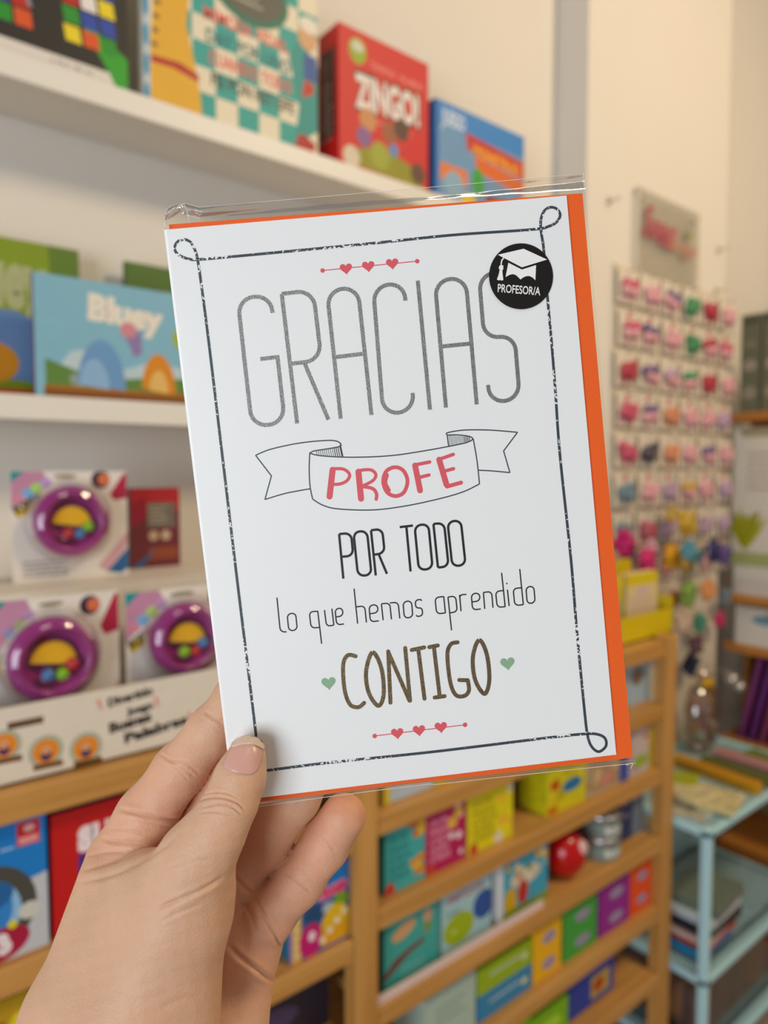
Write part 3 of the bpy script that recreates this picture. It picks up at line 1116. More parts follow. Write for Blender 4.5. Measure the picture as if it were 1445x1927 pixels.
    CR = [  # points, depth (m), width (px), nearest depth, farthest depth
        ([(300, 1418), (322, 1432), (350, 1440), (376, 1456)], .0008, 4, .275, .32),
        ([(312, 1428), (345, 1448), (368, 1464)], .0004, 4, .275, .32),
        ([(383, 1338), (400, 1350), (420, 1362)], .0006, 5, .27, .32),
        ([(222, 1522), (262, 1532), (300, 1540), (345, 1543)], .0011, 6, .272, .31),
        ([(188, 1578), (215, 1584), (245, 1586), (285, 1588)], .0010, 6, .272, .31),
        ([(150, 1640), (190, 1628), (235, 1612), (275, 1594)], .0005, 6, .262, .31),
        ([(160, 1612), (200, 1604), (240, 1603)], .0004, 5, .262, .31),
        ([(368, 1510), (392, 1501), (420, 1502), (446, 1512), (464, 1530)], .0009, 3.6, .2, .268),
        ([(376, 1499), (405, 1491), (432, 1496), (456, 1510)], .0007, 3.2, .2, .268),
        ([(378, 1521), (410, 1513), (438, 1521), (458, 1538)], .0007, 3.2, .2, .268),
        ([(290, 1712), (340, 1692), (385, 1672), (422, 1650)], .0010, 6, .2, .275),
        ([(300, 1735), (340, 1716), (380, 1700)], .0004, 5, .2, .275),
        ([(596, 1566), (612, 1584), (634, 1602)], .0005, 4, .28, .31),
        ([(535, 1640), (560, 1660), (590, 1682)], .0005, 4, .28, .31),
        ([(552, 1628), (572, 1645), (596, 1664)], .0003, 3.5, .28, .31),
        ([(495, 1560), (515, 1575), (532, 1598)], .0005, 4, .28, .31),
        ([(478, 1688), (500, 1730), (518, 1760), (532, 1785)], .0010, 6, .28, .31),
        ([(428, 1776), (450, 1800), (480, 1822), (515, 1850)], .0013, 7, .28, .31),
        ([(424, 1636), (440, 1650), (462, 1672), (478, 1684)], .0010, 6, .28, .31),
        ([(360, 1478), (378, 1470), (398, 1470)], .0004, 3, .2, .268),
        ([(372, 1530), (405, 1528), (440, 1538)], .0004, 3, .2, .268),
        ([(300, 1640), (350, 1622), (400, 1618)], .0003, 6, .2, .275),
        ([(140, 1662), (190, 1652), (240, 1634), (300, 1600), (345, 1560)], .0006, 7, .2, .29),
        ([(250, 1545), (290, 1552), (325, 1556)], .0004, 4, .272, .31),
        ([(205, 1560), (240, 1563), (280, 1572)], .0005, 4, .272, .31),
        ([(318, 1440), (340, 1455), (355, 1470)], .0004, 3, .275, .32),
        ([(600, 1575), (618, 1590), (630, 1606)], .0003, 3, .28, .31),
        ([(500, 1568), (516, 1585), (528, 1604)], .0004, 3, .28, .31),
        ([(445, 1690), (470, 1720), (485, 1760)], .0004, 6, .28, .31),
        ([(300, 1900), (340, 1880), (380, 1875)], .0003, 9, .2, .275),
    ]
    for pts, dep, wd, z0, z1 in CR:
        sp = spline(pts, 5)
        x0 = min(p[0] for p in sp) - 40; x1 = max(p[0] for p in sp) + 40
        y0 = min(p[1] for p in sp) - 40; y1 = max(p[1] for p in sp) + 40
        sel = np.nonzero((u > x0) & (u < x1) & (w > y0) & (w < y1) & (zs > z0) & (zs < z1))[0]
        if len(sel) == 0:
            continue
        us, ws = u[sel], w[sel]
        bb = np.full(us.shape, 1e6, np.float32)
        tt = np.zeros_like(bb)
        N = len(sp) - 1
        for i in range(N):
            ax_, ay_ = sp[i]; bx_, by_ = sp[i + 1]
            dx, dy = bx_ - ax_, by_ - ay_
            t = np.clip(((us - ax_) * dx + (ws - ay_) * dy) / (dx * dx + dy * dy + 1e-6), 0, 1)
            q = np.hypot(us - ax_ - t * dx, ws - ay_ - t * dy)
            m2 = q < bb
            bb = np.where(m2, q, bb)
            tt = np.where(m2, (i + t) / N, tt)
        fade = np.clip(np.minimum(tt, 1 - tt) * 5, 0.0, 1)
        wd = wd * .62
        add[sel] += dep * .72 * fade * (np.exp(-(bb / wd) ** 2) - .32 * np.exp(-((bb - 2.4 * wd) / (1.4 * wd)) ** 2))
    # faint unevenness of flesh
    add += .00012 * np.sin(u * .045 + 1.3) * np.sin(w * .038) + .00007 * np.sin(u * .13 + w * .09) * np.sin(w * .11 - u * .07)
    V = V - nr * (add * front)[:, None]
    return V, Fc


def skin_material():
    m = bpy.data.materials.new('skin')
    m.use_nodes = True
    nt = m.node_tree
    p = nt.nodes['Principled BSDF']
    tc = nt.nodes.new('ShaderNodeTexCoord')

    def noise(s, d=3):
        q = nt.nodes.new('ShaderNodeTexNoise')
        q.inputs['Scale'].default_value = s
        q.inputs['Detail'].default_value = d
        nt.links.new(tc.outputs['Object'], q.inputs['Vector'])
        return q

    def mix(fac, a, b):
        q = nt.nodes.new('ShaderNodeMix')
        q.data_type = 'RGBA'
        nt.links.new(fac, q.inputs[0])
        for i, v in ((6, a), (7, b)):
            if isinstance(v, str):
                q.inputs[i].default_value = lin(v) + (1,)
            else:
                nt.links.new(v, q.inputs[i])
        return q.outputs[2]

    # thumb side tanned, palm side rosier: by the vertex attribute 'palm'
    at = nt.nodes.new('ShaderNodeAttribute')
    at.attribute_name = 'palm'
    c1 = mix(noise(45).outputs['Fac'], 'cda382', 'dbb391')
    c2 = mix(noise(60).outputs['Fac'], 'dc9976', 'e7ae8d')
    c = mix(at.outputs['Fac'], c1, c2)
    c = mix(noise(420, 2).outputs['Fac'], c, 'd2a486')
    nt.links.new(c, p.inputs['Base Color'])
    p.inputs['Roughness'].default_value = 0.55
    p.inputs['Subsurface Weight'].default_value = 0.5
    p.inputs['Subsurface Radius'].default_value = (1.0, 0.32, 0.16)
    p.inputs['Subsurface Scale'].default_value = 0.004
    v = nt.nodes.new('ShaderNodeTexVoronoi')
    v.inputs['Scale'].default_value = 900
    nt.links.new(tc.outputs['Object'], v.inputs['Vector'])
    b = nt.nodes.new('ShaderNodeBump')
    b.inputs['Strength'].default_value = 0.2
    b.inputs['Distance'].default_value = 0.0006
    ad = nt.nodes.new('ShaderNodeMath')
    ad.operation = 'ADD'
    nt.links.new(v.outputs['Distance'], ad.inputs[0])
    nt.links.new(noise(350, 4).outputs['Fac'], ad.inputs[1])
    nt.links.new(ad.outputs[0], b.inputs['Height'])
    nt.links.new(b.outputs['Normal'], p.inputs['Normal'])
    return m


M_SKIN = skin_material()
hv, hf = hand_mesh()
HB = CM @ cam_pt(300, 2300, 0.28)
HM = Matrix.Translation(HB)
A = np.array(CM)
wv = hv @ A[:3, :3].T + A[:3, 3] - np.array(HB)
me = bpy.data.meshes.new('person')
me.vertices.add(len(wv)); me.vertices.foreach_set('co', wv.astype(np.float32).ravel())
me.loops.add(len(hf) * 4); me.loops.foreach_set('vertex_index', hf.ravel().astype(np.int32))
me.polygons.add(len(hf)); me.polygons.foreach_set('loop_start', np.arange(len(hf), dtype=np.int32) * 4)
me.polygons.foreach_set('use_smooth', np.ones(len(hf), bool))
me.materials.append(M_SKIN)
me.update(calc_edges=True)
me.validate()
# palm attribute: skin of the palm side is rosier than the tanned thumb side
dep = -hv[:, 2]
u = hv[:, 0] / dep * F + CX
w = -hv[:, 1] / dep * F + CY
pal = np.clip((dep - 0.272) / 0.012, 0, 1) * np.clip((2000 - w) / 200, 0, 1)
at = me.attributes.new('palm', 'FLOAT', 'POINT')
at.data.foreach_set('value', pal.astype(np.float32))
person = bpy.data.objects.new('person', me)
person.location = HB
COL.objects.link(person)
tag(person, 'bare left hand and wrist pinching the greeting card between thumb and fingers', 'person')

# nails, laid on the finger tips
bvh = BVHTree.FromPolygons([tuple(v) for v in (wv + np.array(HB))], [tuple(f) for f in hf])


def nail(outline, m, name, lift=0.00035, dome=0.0004):
    """a curved plate over the skin, outline in pixels"""
    o_ = spline(outline, 5, True)[:-1]
    c = sum((Vector(p) for p in o_), Vector((0, 0))) / len(o_)
    rings = [1.0, 0.97, 0.88, 0.7, 0.5, 0.25]
    vs, fs = [], []
    N = len(o_)
    for ri, k in enumerate(rings):
        for p in o_:
            q = c + (p - c) * k
            for _t in range(30):                                    # stay on the thumb: never past its edge
                d = ray(q.x, q.y).normalized()
                hit, nor, _, _ = bvh.ray_cast(CAMP, d)
                if hit is not None and -(CM.inverted() @ hit).z < card_depth(q.x, q.y) - .003:
                    break
                q = q + (Vector((452, 1440)) - q) * .05
            if nor.dot(d) > 0:
                nor = -nor
            l = -0.0002 if ri == 0 else lift + dome * (1 - k * k)
            vs.append(hit + nor * l - HB)
    vs.append(sum((vs[-N + i] for i in range(N)), Vector()) / N)
    for r in range(len(rings) - 1):
        for i in range(N):
            fs.append((r * N + i, r * N + (i + 1) % N, (r + 1) * N + (i + 1) % N, (r + 1) * N + i))
    b0 = (len(rings) - 1) * N
    for i in range(N):
        fs.append((b0 + i, b0 + (i + 1) % N, len(vs) - 1))
    return mesh_obj(name, vs, fs, m, person, True)


M_NAIL = mat('d19f91', 0.3, 0.05, 120, name='nail_plate')
M_NAILTIP = mat('d8bda6', 0.3, 0.03, 120, name='nail_free_edge')
tag(nail([(421, 1443), (426, 1422), (438, 1401), (456, 1389), (478, 1387), (492, 1398), (494, 1418), (489, 1440), (477, 1457), (448, 1456)], M_NAIL, 'thumb_nail'), 'short pink thumb nail')
tag(nail([(437, 1407), (444, 1395), (458, 1388), (477, 1386), (491, 1394), (495, 1412), (480, 1404), (458, 1403)], M_NAILTIP, 'nail_free_edge', .0009, .0002), 'pale free edge of the thumb nail')

# ------------------------------------------------------------------ pine shelving unit
YU, YUB = 0.85, 1.16
UX1 = at_y(670, 1700, YU).x
UX2 = at_y(1247, 1600, YU).x
UX0 = UX1 - 0.84
PW, PD = 0.044, 0.032
unit = thing('shelving_unit', 'pine ladder shelving unit full of games and books', 'shelving', (UX1, YU, 0))


def ux(x):
    return x - UX1


for X in (UX0, UX1, UX2):
    top = 1.24 if X < UX2 else 1.215
    for y0 in (0.0, YUB - YU - PD):
        box_part('post', ux(X), ux(X) + PW, y0, y0 + PD, 0, top, M_PINE_Z, unit, 0.002)
    for z in (0.12, 0.5, 0.88, 1.16):
        box_part('rung', ux(X) + 0.01, ux(X) + PW - 0.01, PD - 0.002, YUB - YU - PD + 0.002, z, z + 0.04, M_PINE_Y, unit, 0.002)
SHL = [1.247, 1.047, 0.872, 0.70, 0.45, 0.12]
SHR = [1.203, 1.055, 0.90, 0.735, 0.566, 0.40, 0.12]
for zs, xa, xb in ((SHL, UX0, UX1), (SHR, UX1, UX2)):
    for i, z in enumerate(zs):
        a, b = ux(xa) + PW + 0.001, ux(xb) - 0.001
        y = 0.004
        if xa == UX0 and i == 0:
            a, b, y = ux(xa) - 0.002, ux(xb) + PW + 0.002, -0.004
        sh = box_part('shelf_board', a, b, y + 0.018, YUB - YU, z - 0.018, z, M_PINE_X, unit, 0.001)
        box_part('edge_strip', a, b, y, y + 0.02, z - 0.034, z + 0.0005, M_PINE_X, sh, 0.0015)
mb = MB()
z0 = 0.735
_xe = at_y(1030, 1690, YU).x
mb.box(ux(UX1) + PW, ux(_xe), 0.010, 0.012, z0 + 0.0005, z0 + 0.017)
_st = mb.build('label_strip', mat('d9c6c0', 0.3), unit)
mb2 = MB()
for a, b in (((UX0 + PW, 0.10), (UX1, 0.78)), ((UX0 + PW, 0.78), (UX1, 0.10))):
    mb2.tube([(ux(a[0]), YUB - YU + 0.004, a[1]), (ux(b[0]), YUB - YU + 0.004, b[1])], 0.007, 6)
mb2.build('cross_brace', mat('b9b9b6', 0.35, 0.03, metal=0.6, name='brace_steel'), unit, True)


# ------------------------------------------------------------------ boxes and books
def carton(name, label, cat, x0, x1, y, z, h, d, color, side=None, top=None, rz=0.0, lean=0.0, art=None, sart=None, group=None, book=False, rough=0.5):
    """a carton or a standing book whose front stands at world y between x0 and x1"""
    w = x1 - x0
    t = thing(name, label, cat, ((x0 + x1) / 2, y, z), rz, group)
    t.rotation_euler = (-lean, 0, rz)
    ms = [mat(color, rough), mat(side or color, rough), mat(top or color, rough)]
    if book:
        c = mat(color, rough)
        box_part('front_cover', -w / 2, w / 2, 0, 0.0025, 0, h, c, t, 0.0006)
        box_part('back_cover', -w / 2, w / 2, d - 0.0025, d, 0, h, c, t, 0.0006)
        box_part('spine', -w / 2, -w / 2 + 0.0025, 0, d, 0, h, mat(side or color, rough), t, 0.0006)
        box_part('pages', -w / 2 + 0.002, w / 2 - 0.003, 0.0024, d - 0.0024, 0.002, h - 0.003, mat('e9e3d3', 0.8), t)
    else:
        mb = MB()
        b = 0.0012
        mb.box(-w / 2, w / 2, 0, d, 0, h, b)
        mi = []
        for f in mb.f:
            vs = [mb.v[i] for i in f]
            cx = sum(v[0] for v in vs) / len(vs)
            cz = sum(v[2] for v in vs) / len(vs)
            mi.append(1 if abs(cx) > w / 2 - b * 0.4 else (2 if cz > h - b * 0.4 else 0))
        mb.m = mi
        mb.build('carton', ms, t)
        # lid flap line on the top
        box_part('top_flap', -w / 2 + 0.003, w / 2 - 0.003, 0.002, d * 0.8, h - 0.0003, h + 0.0006, ms[2], t)
    if art:
        A_ = Art(lambda u, v, k: (u - w / 2, -k, v), (w, h))
        A_.rect(0.0008, 0.0008, w - 0.0008, h - 0.0008, color)
        art(A_, w, h)
        A_.build('cover_print', t)
    if sart:
        A_ = Art(lambda u, v, k: (-w / 2 - k, d - u, v), (d, h))
        sart(A_, d, h)
        A_.build('side_print', t)
    return t


def px_box(pxa, pxb, py, Y):
    return at_y(pxa, py, Y).x, at_y(pxb, py, Y).x


CREAM = 'e2d9c4'
# -- top ledge
YB = 1.128


def art_cubes(A_, w, h):
    cols = {'r': 'b01820', 'g': '2f8a35', 'b': '24439c', 'y': 'e3cf1e', 'o': 'cf5a1a', 'w': 'e6e0dc'}
    A_.rect(0.02, 0.0, w - 0.012, 0.032, 'dcd6cf')
    A_.poly([(w - 0.03, 0.034), (w - 0.012, 0.0), (w, 0.0), (w, 0.06), (w - 0.055, 0.09), (w - 0.065, 0.085)], '3d9a3a')
    A_.text('a flor de tu', w * 0.50, 0.020, 0.006, '2a2626', width=0.058)
    A_.text('rompecabezas', w * 0.58, 0.009, 0.006, '2a2626', width=0.058)
    rows = ['oygo', 'ygbr', 'ybyr', 'yygy', 'orgb', 'gybw']
    s = 0.0262
    for i, r in enumerate(rows):
        for j, ch in enumerate(r):
            u = w * 0.5 - 0.045 - (3 - j) * s - i * 0.0035
            v = 0.055 + i * s
            if u > -0.004 and u + s < w:
                A_.poly([(max(u, 0), v), (u + s * 0.86, v), (u + s * 0.78, v + s * 0.88), (max(u - s * 0.08, 0), v + s * 0.88)], cols[ch])
    rows = ['yogw', 'gbbr', 'rwyw', 'rgbo', 'ywgr', 'brog']
    for i, r in enumerate(rows):
        for j, ch in enumerate(r):
            u = w * 0.5 + 0.022 + j * s - i * 0.0015
            v = 0.058 + i * s
            if u + s < w:
                A_.poly([(u, v), (u + s * 0.86, v), (u + s * 0.72, v + s * 0.88), (u - s * 0.14, v + s * 0.88)], cols[ch])
    A_.poly([(w * 0.5 - 0.028, 0.085), (w * 0.5 - 0.022, 0.085), (w * 0.5 - 0.045, 0.16), (w * 0.5 - 0.052, 0.16)], '8d878c')


xa, xb = px_box(-70, 241, 140, YB)
carton('puzzle_box', 'black carton printed with coloured cube tiles on the upper ledge', 'game box', xa, xb, YB, ZT, 0.27, 0.035, '14100f', art=art_cubes)


def art_check(A_, w, h):
    A_.rect(0, 0, w, h, CREAM)
    n = 8
    s = w / n
    for i in range(n):
        for j in range(8):
            if (i + j) % 2 == 0 and not (i < 1):
                A_.rect(i * s, 0.012 + j * s, (i + 1) * s, 0.012 + (j + 1) * s, '3f9a94')
    A_.poly([(0.012, 0), (0.098, 0), (0.094, 0.05), (0.084, 0.10), (0.072, 0.15), (0.078, 0.2), (0.07, 0.27), (0.03, 0.27), (0.02, 0.2), (0.012, 0.1)], 'd9ab52')
    A_.poly([(0.012, 0.072), (0.05, 0.074), (0.092, 0.066), (0.092, 0.077), (0.06, 0.086), (0.012, 0.082)], 'a82424')
    for k in range(7):
        A_.ell(0.018 + 0.002 * k, 0.1 + 0.022 * k, 0.006, 0.0035, '6c5a34')
    A_.ell(0.03, 0.24, 0.02, 0.013, '27509e', rot=-0.7)
    A_.ell(w * 0.58, 0.245, 0.075, 0.052, '2a6b57')
    A_.ell(w * 0.58, 0.247, 0.064, 0.042, '56564e')
    A_.lines(w * 0.45, 0.262, 0.07, 4, 0.012, 'b9b4a4', seed=5)
    for i, (s_, c) in enumerate((('MIMOSA VIDAL', 'd9605a'), ('DAY POR UNO', '2b6770'), ('CUANDO TODO', 'd9605a'), ('FEI PON RET EIFE', '3c3a34'))):
        A_.text(s_, 0.102 + 0.004 * i, 0.172 - 0.034 * i, 0.021, c, width=w - 0.165, bold=0.02)
    A_.poly([(w - 0.05, 0.018), (w, 0.055), (w, 0.14), (w - 0.03, 0.22), (w - 0.062, 0.17), (w - 0.04, 0.09)], '358c88')
    A_.poly([(w - 0.055, 0.006), (w - 0.012, 0.008), (w - 0.004, 0.03), (w - 0.03, 0.042), (w - 0.042, 0.038)], 'a3211f')
    A_.ell(w - 0.022, 0.215, 0.02, 0.024, 'caa27c')
    A_.ell(w - 0.018, 0.237, 0.022, 0.014, 'e2ddd0')
    A_.rect(w - 0.03, 0.14, w - 0.002, 0.185, '2b4f8f')
    A_.poly([(w - 0.035, 0.105), (w - 0.008, 0.12), (w - 0.01, 0.135), (w - 0.028, 0.14)], 'b5302c')
    A_.rect(0.0, 0.0, 0.010, h, 'b7c4cd')
    for k in range(6):
        A_.ell(0.005, 0.02 + 0.045 * k, 0.005, 0.017, '4a8fb4')


xa, xb = px_box(272, 598, 250, YB)
carton('game_box', 'large teal and cream chequered game box on the upper ledge', 'game box', xa, xb, YB, ZT, 0.29, 0.075, 'd8cfba', art=art_check)


def art_zing(A_, w, h):
    A_.rect(0.0, 0.0, w, h, 'c0222a')
    A_.ell(0.045, h - 0.038, 0.021, 0.024, '93a63a')
    A_.ell(0.045, h - 0.030, 0.015, 0.010, 'c9c9bb')
    A_.text('THINKFUN', 0.075, h - 0.058, 0.012, 'd98a84', width=0.062, bold=0.02, rot=0.0)
    A_.text('PALABRAS', 0.150, h - 0.058, 0.012, 'd98a84', width=0.062, bold=0.02, rot=0.0)
    A_.text('ZINGO!', 0.036, h - 0.142, 0.064, '4a3a2c', width=w - 0.056, bold=0.075, rot=0.05)
    A_.text('ZINGO!', 0.040, h - 0.139, 0.058, 'e4dcd8', width=w - 0.064, bold=0.045, rot=0.05)
    A_.lines(0.08, h - 0.158, 0.12, 1, 0.01, 'd98f86', seed=9)
    A_.ell(w * 0.5, 0.012, w * 0.44, 0.05, '8d8a35', a1=math.pi)
    for u, v, r, c in ((0.07, 0.11, 0.021, 'c08a62'), (0.125, 0.10, 0.02, '93593c'), (0.155, 0.115, 0.02, '4b2f26'), (0.10, 0.05, 0.025, '9aa04a'), (0.2, 0.04, 0.02, '5a3a2c'), (0.03, 0.03, 0.02, 'd2c7b4'), (0.06, 0.075, 0.018, '7f5c8c'), (0.135, 0.07, 0.012, '5b86b8')):
        A_.ell(u, v, r, r * 1.05, c)


xa, xb = px_box(637, 806, 180, YB - 0.004)
carton('game_box', 'red word game box with big white title on the upper ledge', 'game box', xa, xb, YB - 0.004, ZT, 0.268, 0.068, 'b92028',
       art=art_zing, sart=lambda A_, w, h: (A_.rect(0.008, h * 0.25, w - 0.012, h * 0.86, '43302e'), A_.rect(0.014, h * .3, w * .5, h * .8, '6a5a54'), A_.lines(0.012, h * .6, w * .5, 8, .014, 'a89a92')))


def art_blue(A_, w, h):
    A_.rect(0.012, 0, w, h, '6d93b8')
    A_.rect(0.012, h - 0.05, w, h, '3f7fc0')
    A_.text('JUEGO', 0.02, h - 0.045, 0.03, 'cfd9e4', width=0.07, bold=0.04)
    A_.poly([(w * 0.32, h - 0.045), (w, h - 0.06), (w, h - 0.1), (w * 0.34, h - 0.08)], 'b63224')
    A_.poly([(w * 0.42, h - 0.085), (w, h - 0.105), (w, h - 0.135), (w * 0.44, h - 0.12)], 'd06b25')
    A_.text('MONSTRUO', w * 0.40, h - 0.085, 0.022, 'e3a12e', width=w * 0.55, bold=0.05, rot=-0.06)
    A_.rect(0.016, 0.05, w * 0.34, 0.085, 'd87c36')
    A_.ell(w * 0.46, 0.07, 0.02, 0.03, '3f9a45')
    A_.ell(w * 0.2, 0.045, 0.03, 0.03, '88a8c0')
    A_.ell(w * 0.36, 0.02, 0.025, 0.018, 'dfc02e')
    A_.rect(w * 0.55, 0.0, w, 0.05, '7e2f26')


xa, xb = px_box(818, 986, 290, YB)
carton('game_box', 'blue game box with orange title band beside the red one', 'game box', xa, xb, YB, ZT, 0.212, 0.066, '2f67a6', art=art_blue,
       sart=lambda A_, w, h: (A_.rect(0.01, 0.02, w - 0.006, h - 0.02, '2467b0')))


# -- middle ledge: picture books
def art_green(A_, w, h):
    A_.rect(0.0, 0, w, h, '7f9232')
    A_.poly([(w * 0.84, 0), (w, 0), (w, h), (w * 0.78, h)], '5c7632')
    A_.text('Bluey', w * 0.12, h * 0.62, 0.085, 'a9ad86', width=w * 0.64, bold=0.05, rot=-0.05)
    A_.ell(w * .72, h * .56, 0.012, 0.012, '9c3a2a')
    A_.rect(0, 0, w, 0.022, 'bb4a24')
    A_.ell(w * 0.50, 0.03, w * 0.36, 0.11, '6c88b4', a1=math.pi)
    A_.ell(w * 0.4, 0.06, 0.035, 0.03, 'cf8f2c')


xa, xb = px_box(-140, 152, 600, 1.196)
carton('picture_book', 'tall green picture book at the back of the lower ledge', 'book', xa, xb, 1.198, ZM, 0.246, 0.012, '6c8433', art=art_green, book=True)


def art_sky(A_, w, h):
    A_.rect(0, 0, w, h, '86b3c6')
    A_.poly([(0.016, 0.03), (0.05, 0.075), (0.09, 0.085), (0.13, 0.055), (0.17, 0.07), (w, 0.06), (w, 0.03)], 'b9ccd2')
    A_.text('Bluey', w * 0.27, h - 0.056, 0.036, 'e6dfd2', width=w * 0.42, bold=0.06, rot=-0.06)
    A_.poly([(0.014, 0.018), (0.014, 0.062), (0.05, 0.05), (0.1, 0.036), (w * .6, 0.045), (w, 0.05), (w, 0.018)], '5e8145')
    A_.rect(0.012, 0.0, w, 0.022, '7a4a26')
    A_.rect(0.012, 0.018, w, 0.024, '9c6a34')
    A_.ell(w * 0.84, 0.112, 0.026, 0.021, '9fb02c')
    A_.rect(w * 0.83, 0.03, w * 0.85, 0.095, '4c5c3e')
    A_.poly([(w * .47, .105), (w * .50, .125), (w * .53, .112), (w * .56, .118), (w * .565, .082), (w * .52, .075), (w * .50, .09)], '8a79a6')
    A_.ell(w * 0.49, 0.117, 0.013, 0.012, 'c88a94')
    A_.ell(0.06, 0.034, 0.013, 0.01, '8f9a94')
    A_.ell(w * .34, 0.022, 0.036, 0.075, '6f97c0', a1=math.pi)
    A_.ell(w * .30, 0.022, 0.022, 0.045, '8fb0d0', a1=math.pi)
    A_.ell(w * .66, 0.022, 0.028, 0.062, 'cf8a3c', a1=math.pi)
    A_.ell(w * .66, 0.022, 0.016, 0.036, 'dcb878', a1=math.pi)


xa, xb = px_box(64, 400, 640, 1.125)
carton('picture_book', 'wide sky blue picture book standing on the lower ledge', 'book', xa, xb, 1.1245, ZM, 0.184, 0.011, '84b1c4', side='7a4a78', art=art_sky, book=True, lean=-0.0)
xa, xb = px_box(238, 420, 560, 1.2)
carton('picture_book', 'dark green book peeking out behind the sky blue one', 'book', xa, xb, 1.205, ZM, 0.246, 0.010, '4f6b31',
       art=lambda A_, w, h: (A_.rect(0.012, 0, w, h, '4f6b31'), A_.ell(w * .42, h - .06, .03, .02, '7a8a6a'), A_.ell(w * .5, h - .07, .014, .014, 'c9964e')), book=True)

# -- popper toys on the left bay
M_PURPLE = mat('96297a', 0.25, 0.04, name='purple_plastic')
M_DOME = clear_mat('blister_dome', 0.06, 0.5, (0.95, 0.93, 0.95), 0.06)
M_YEL = mat('f0bc14', 0.4, 0.03, name='yellow_disc')
BALLS = [mat('4f7fb0', 0.2), mat('8cc03a', 0.2), mat('b53a3c', 0.2)]


def popper(label, c, rz, w, h, toy, r, order=(0, 1, 2), seed=0):
    """backing card with a purple dish under a clear dome; c = middle of the card's foot"""
    t = thing('toy_pack', label, 'toy', c, rz, 'purple popper toys')
    cardp = box_part('backing_card', -w / 2, w / 2, 0, 0.0012, 0, h, mat('e3ddd6', 0.4), t)
    A_ = Art(lambda u, v, k: (u - w / 2, -k, v), (w, h))
    A_.rect(0.0004, 0.0004, w - 0.0004, h - 0.0004, mat('e3ddd6', 0.4))
    A_.poly([(0, h * 0.66), (w * 0.16, h * 0.80), (w * 0.30, h * 0.93), (w * 0.26, h), (0.0, h)], 'b98aa4')
    A_.poly([(0, h * 0.9), (w * 0.12, h), (0, h)], '2b8a8f')
    for i, cc in enumerate(('c98ca0', '7fa8cf', 'a9cf74', 'b79acb')):
        A_.ell(w * (0.06 + 0.075 * i), h * (0.76 + 0.045 * i), w * 0.05, w * 0.045, cc)
    A_.poly([(w * 0.02, h * 0.63), (w * 0.30, h * 0.82), (w * 0.34, h * 0.78), (w * 0.05, h * 0.58)], 'd8bb22')
    A_.text('POPPER', w * 0.045, h * 0.605, 0.012, '4a3f10', width=w * 0.27, bold=0.06, rot=0.55)
    A_.ell(w * 0.76, h * 0.92, w * 0.085, w * 0.085, '33233a')
    A_.ell(w * 0.79, h * 0.92, w * 0.055, w * 0.06, 'cf7a5e')
    A_.poly([(w * 0.84, h * 0.78), (w * 0.97, h * 0.98), (w, h * 0.98), (w, h * 0.74), (w * 0.88, h * 0.72)], 'a8304a')
    A_.poly([(w * 0.72, h * 0.10), (w, h * 0.42), (w, h * 0.28), (w * 0.80, h * 0.04)], 'c9a0a6')
    A_.poly([(w * 0.80, h * 0.04), (w, h * 0.26), (w, h * 0.06), (w * 0.93, 0.002)], '2d5f8e')
    A_.lines(w * 0.08, h * 0.17, w * 0.42, 4, h * 0.042, '8a848a', seed=seed + 3)
    A_.ell(w * 0.45, h * 0.955, w * 0.10, w * 0.02, '8f8672')
    A_.build('card_print', t)
    cx, cz = toy
    M = Matrix.Translation((cx, 0, cz)) @ Matrix.Rotation(math.pi / 2, 4, 'X')
    mb = MB()
    mb.lathe([(r * 0.2, 0.010), (r * 0.45, 0.009), (r * 0.58, 0.012), (r * 0.66, 0.022), (r * 0.80, 0.030), (r * 0.95, 0.027), (r, 0.018), (r * 0.97, 0.004), (r * 0.9, 0.001)], M, 36)
    mb.lathe([(r * 0.70, 0.0275), (r * 0.76, 0.0325), (r * 0.82, 0.0300)], M, 36)
    dish = mb.build('purple_dish', M_PURPLE, t, True)
    mb = MB()
    hd = [(cx + r * 0.50 * math.cos(g), cz - r * 0.10 + r * 0.52 * math.sin(g)) for g in [math.pi * q / 16 - 0.15 + 0.3 * q / 16 * 0 for q in range(17)]]
    nn = len(hd)
    mb.add([(a_, -0.018, b_) for a_, b_ in hd] + [(a_, -0.009, b_) for a_, b_ in hd], [tuple(range(nn)), tuple(range(nn, 2 * nn))[::-1]] + [(q, (q + 1) % nn, nn + (q + 1) % nn, nn + q) for q in range(nn)])
    mb.build('yellow_disc', M_YEL, dish, False)
    for i, (dx, dz) in enumerate(((-0.16, -0.30), (0.14, -0.33), (0.36, -0.14))):
        mb = MB()
        mb.blob((cx + r * dx, -0.026, cz + r * dz), r * 0.155, r * 0.155, r * 0.155, 12, 8)
        mb.build('ball', BALLS[order[i]], dish, True)
    mb = MB()
    mb.lathe([(0.0001, 0.041), (r * 0.4, 0.040), (r * 0.8, 0.036), (r * 1.02, 0.028), (r * 1.13, 0.012), (r * 1.16, 0.001)], M, 36)
    mb.build('clear_dome', M_DOME, t, True)
    return t


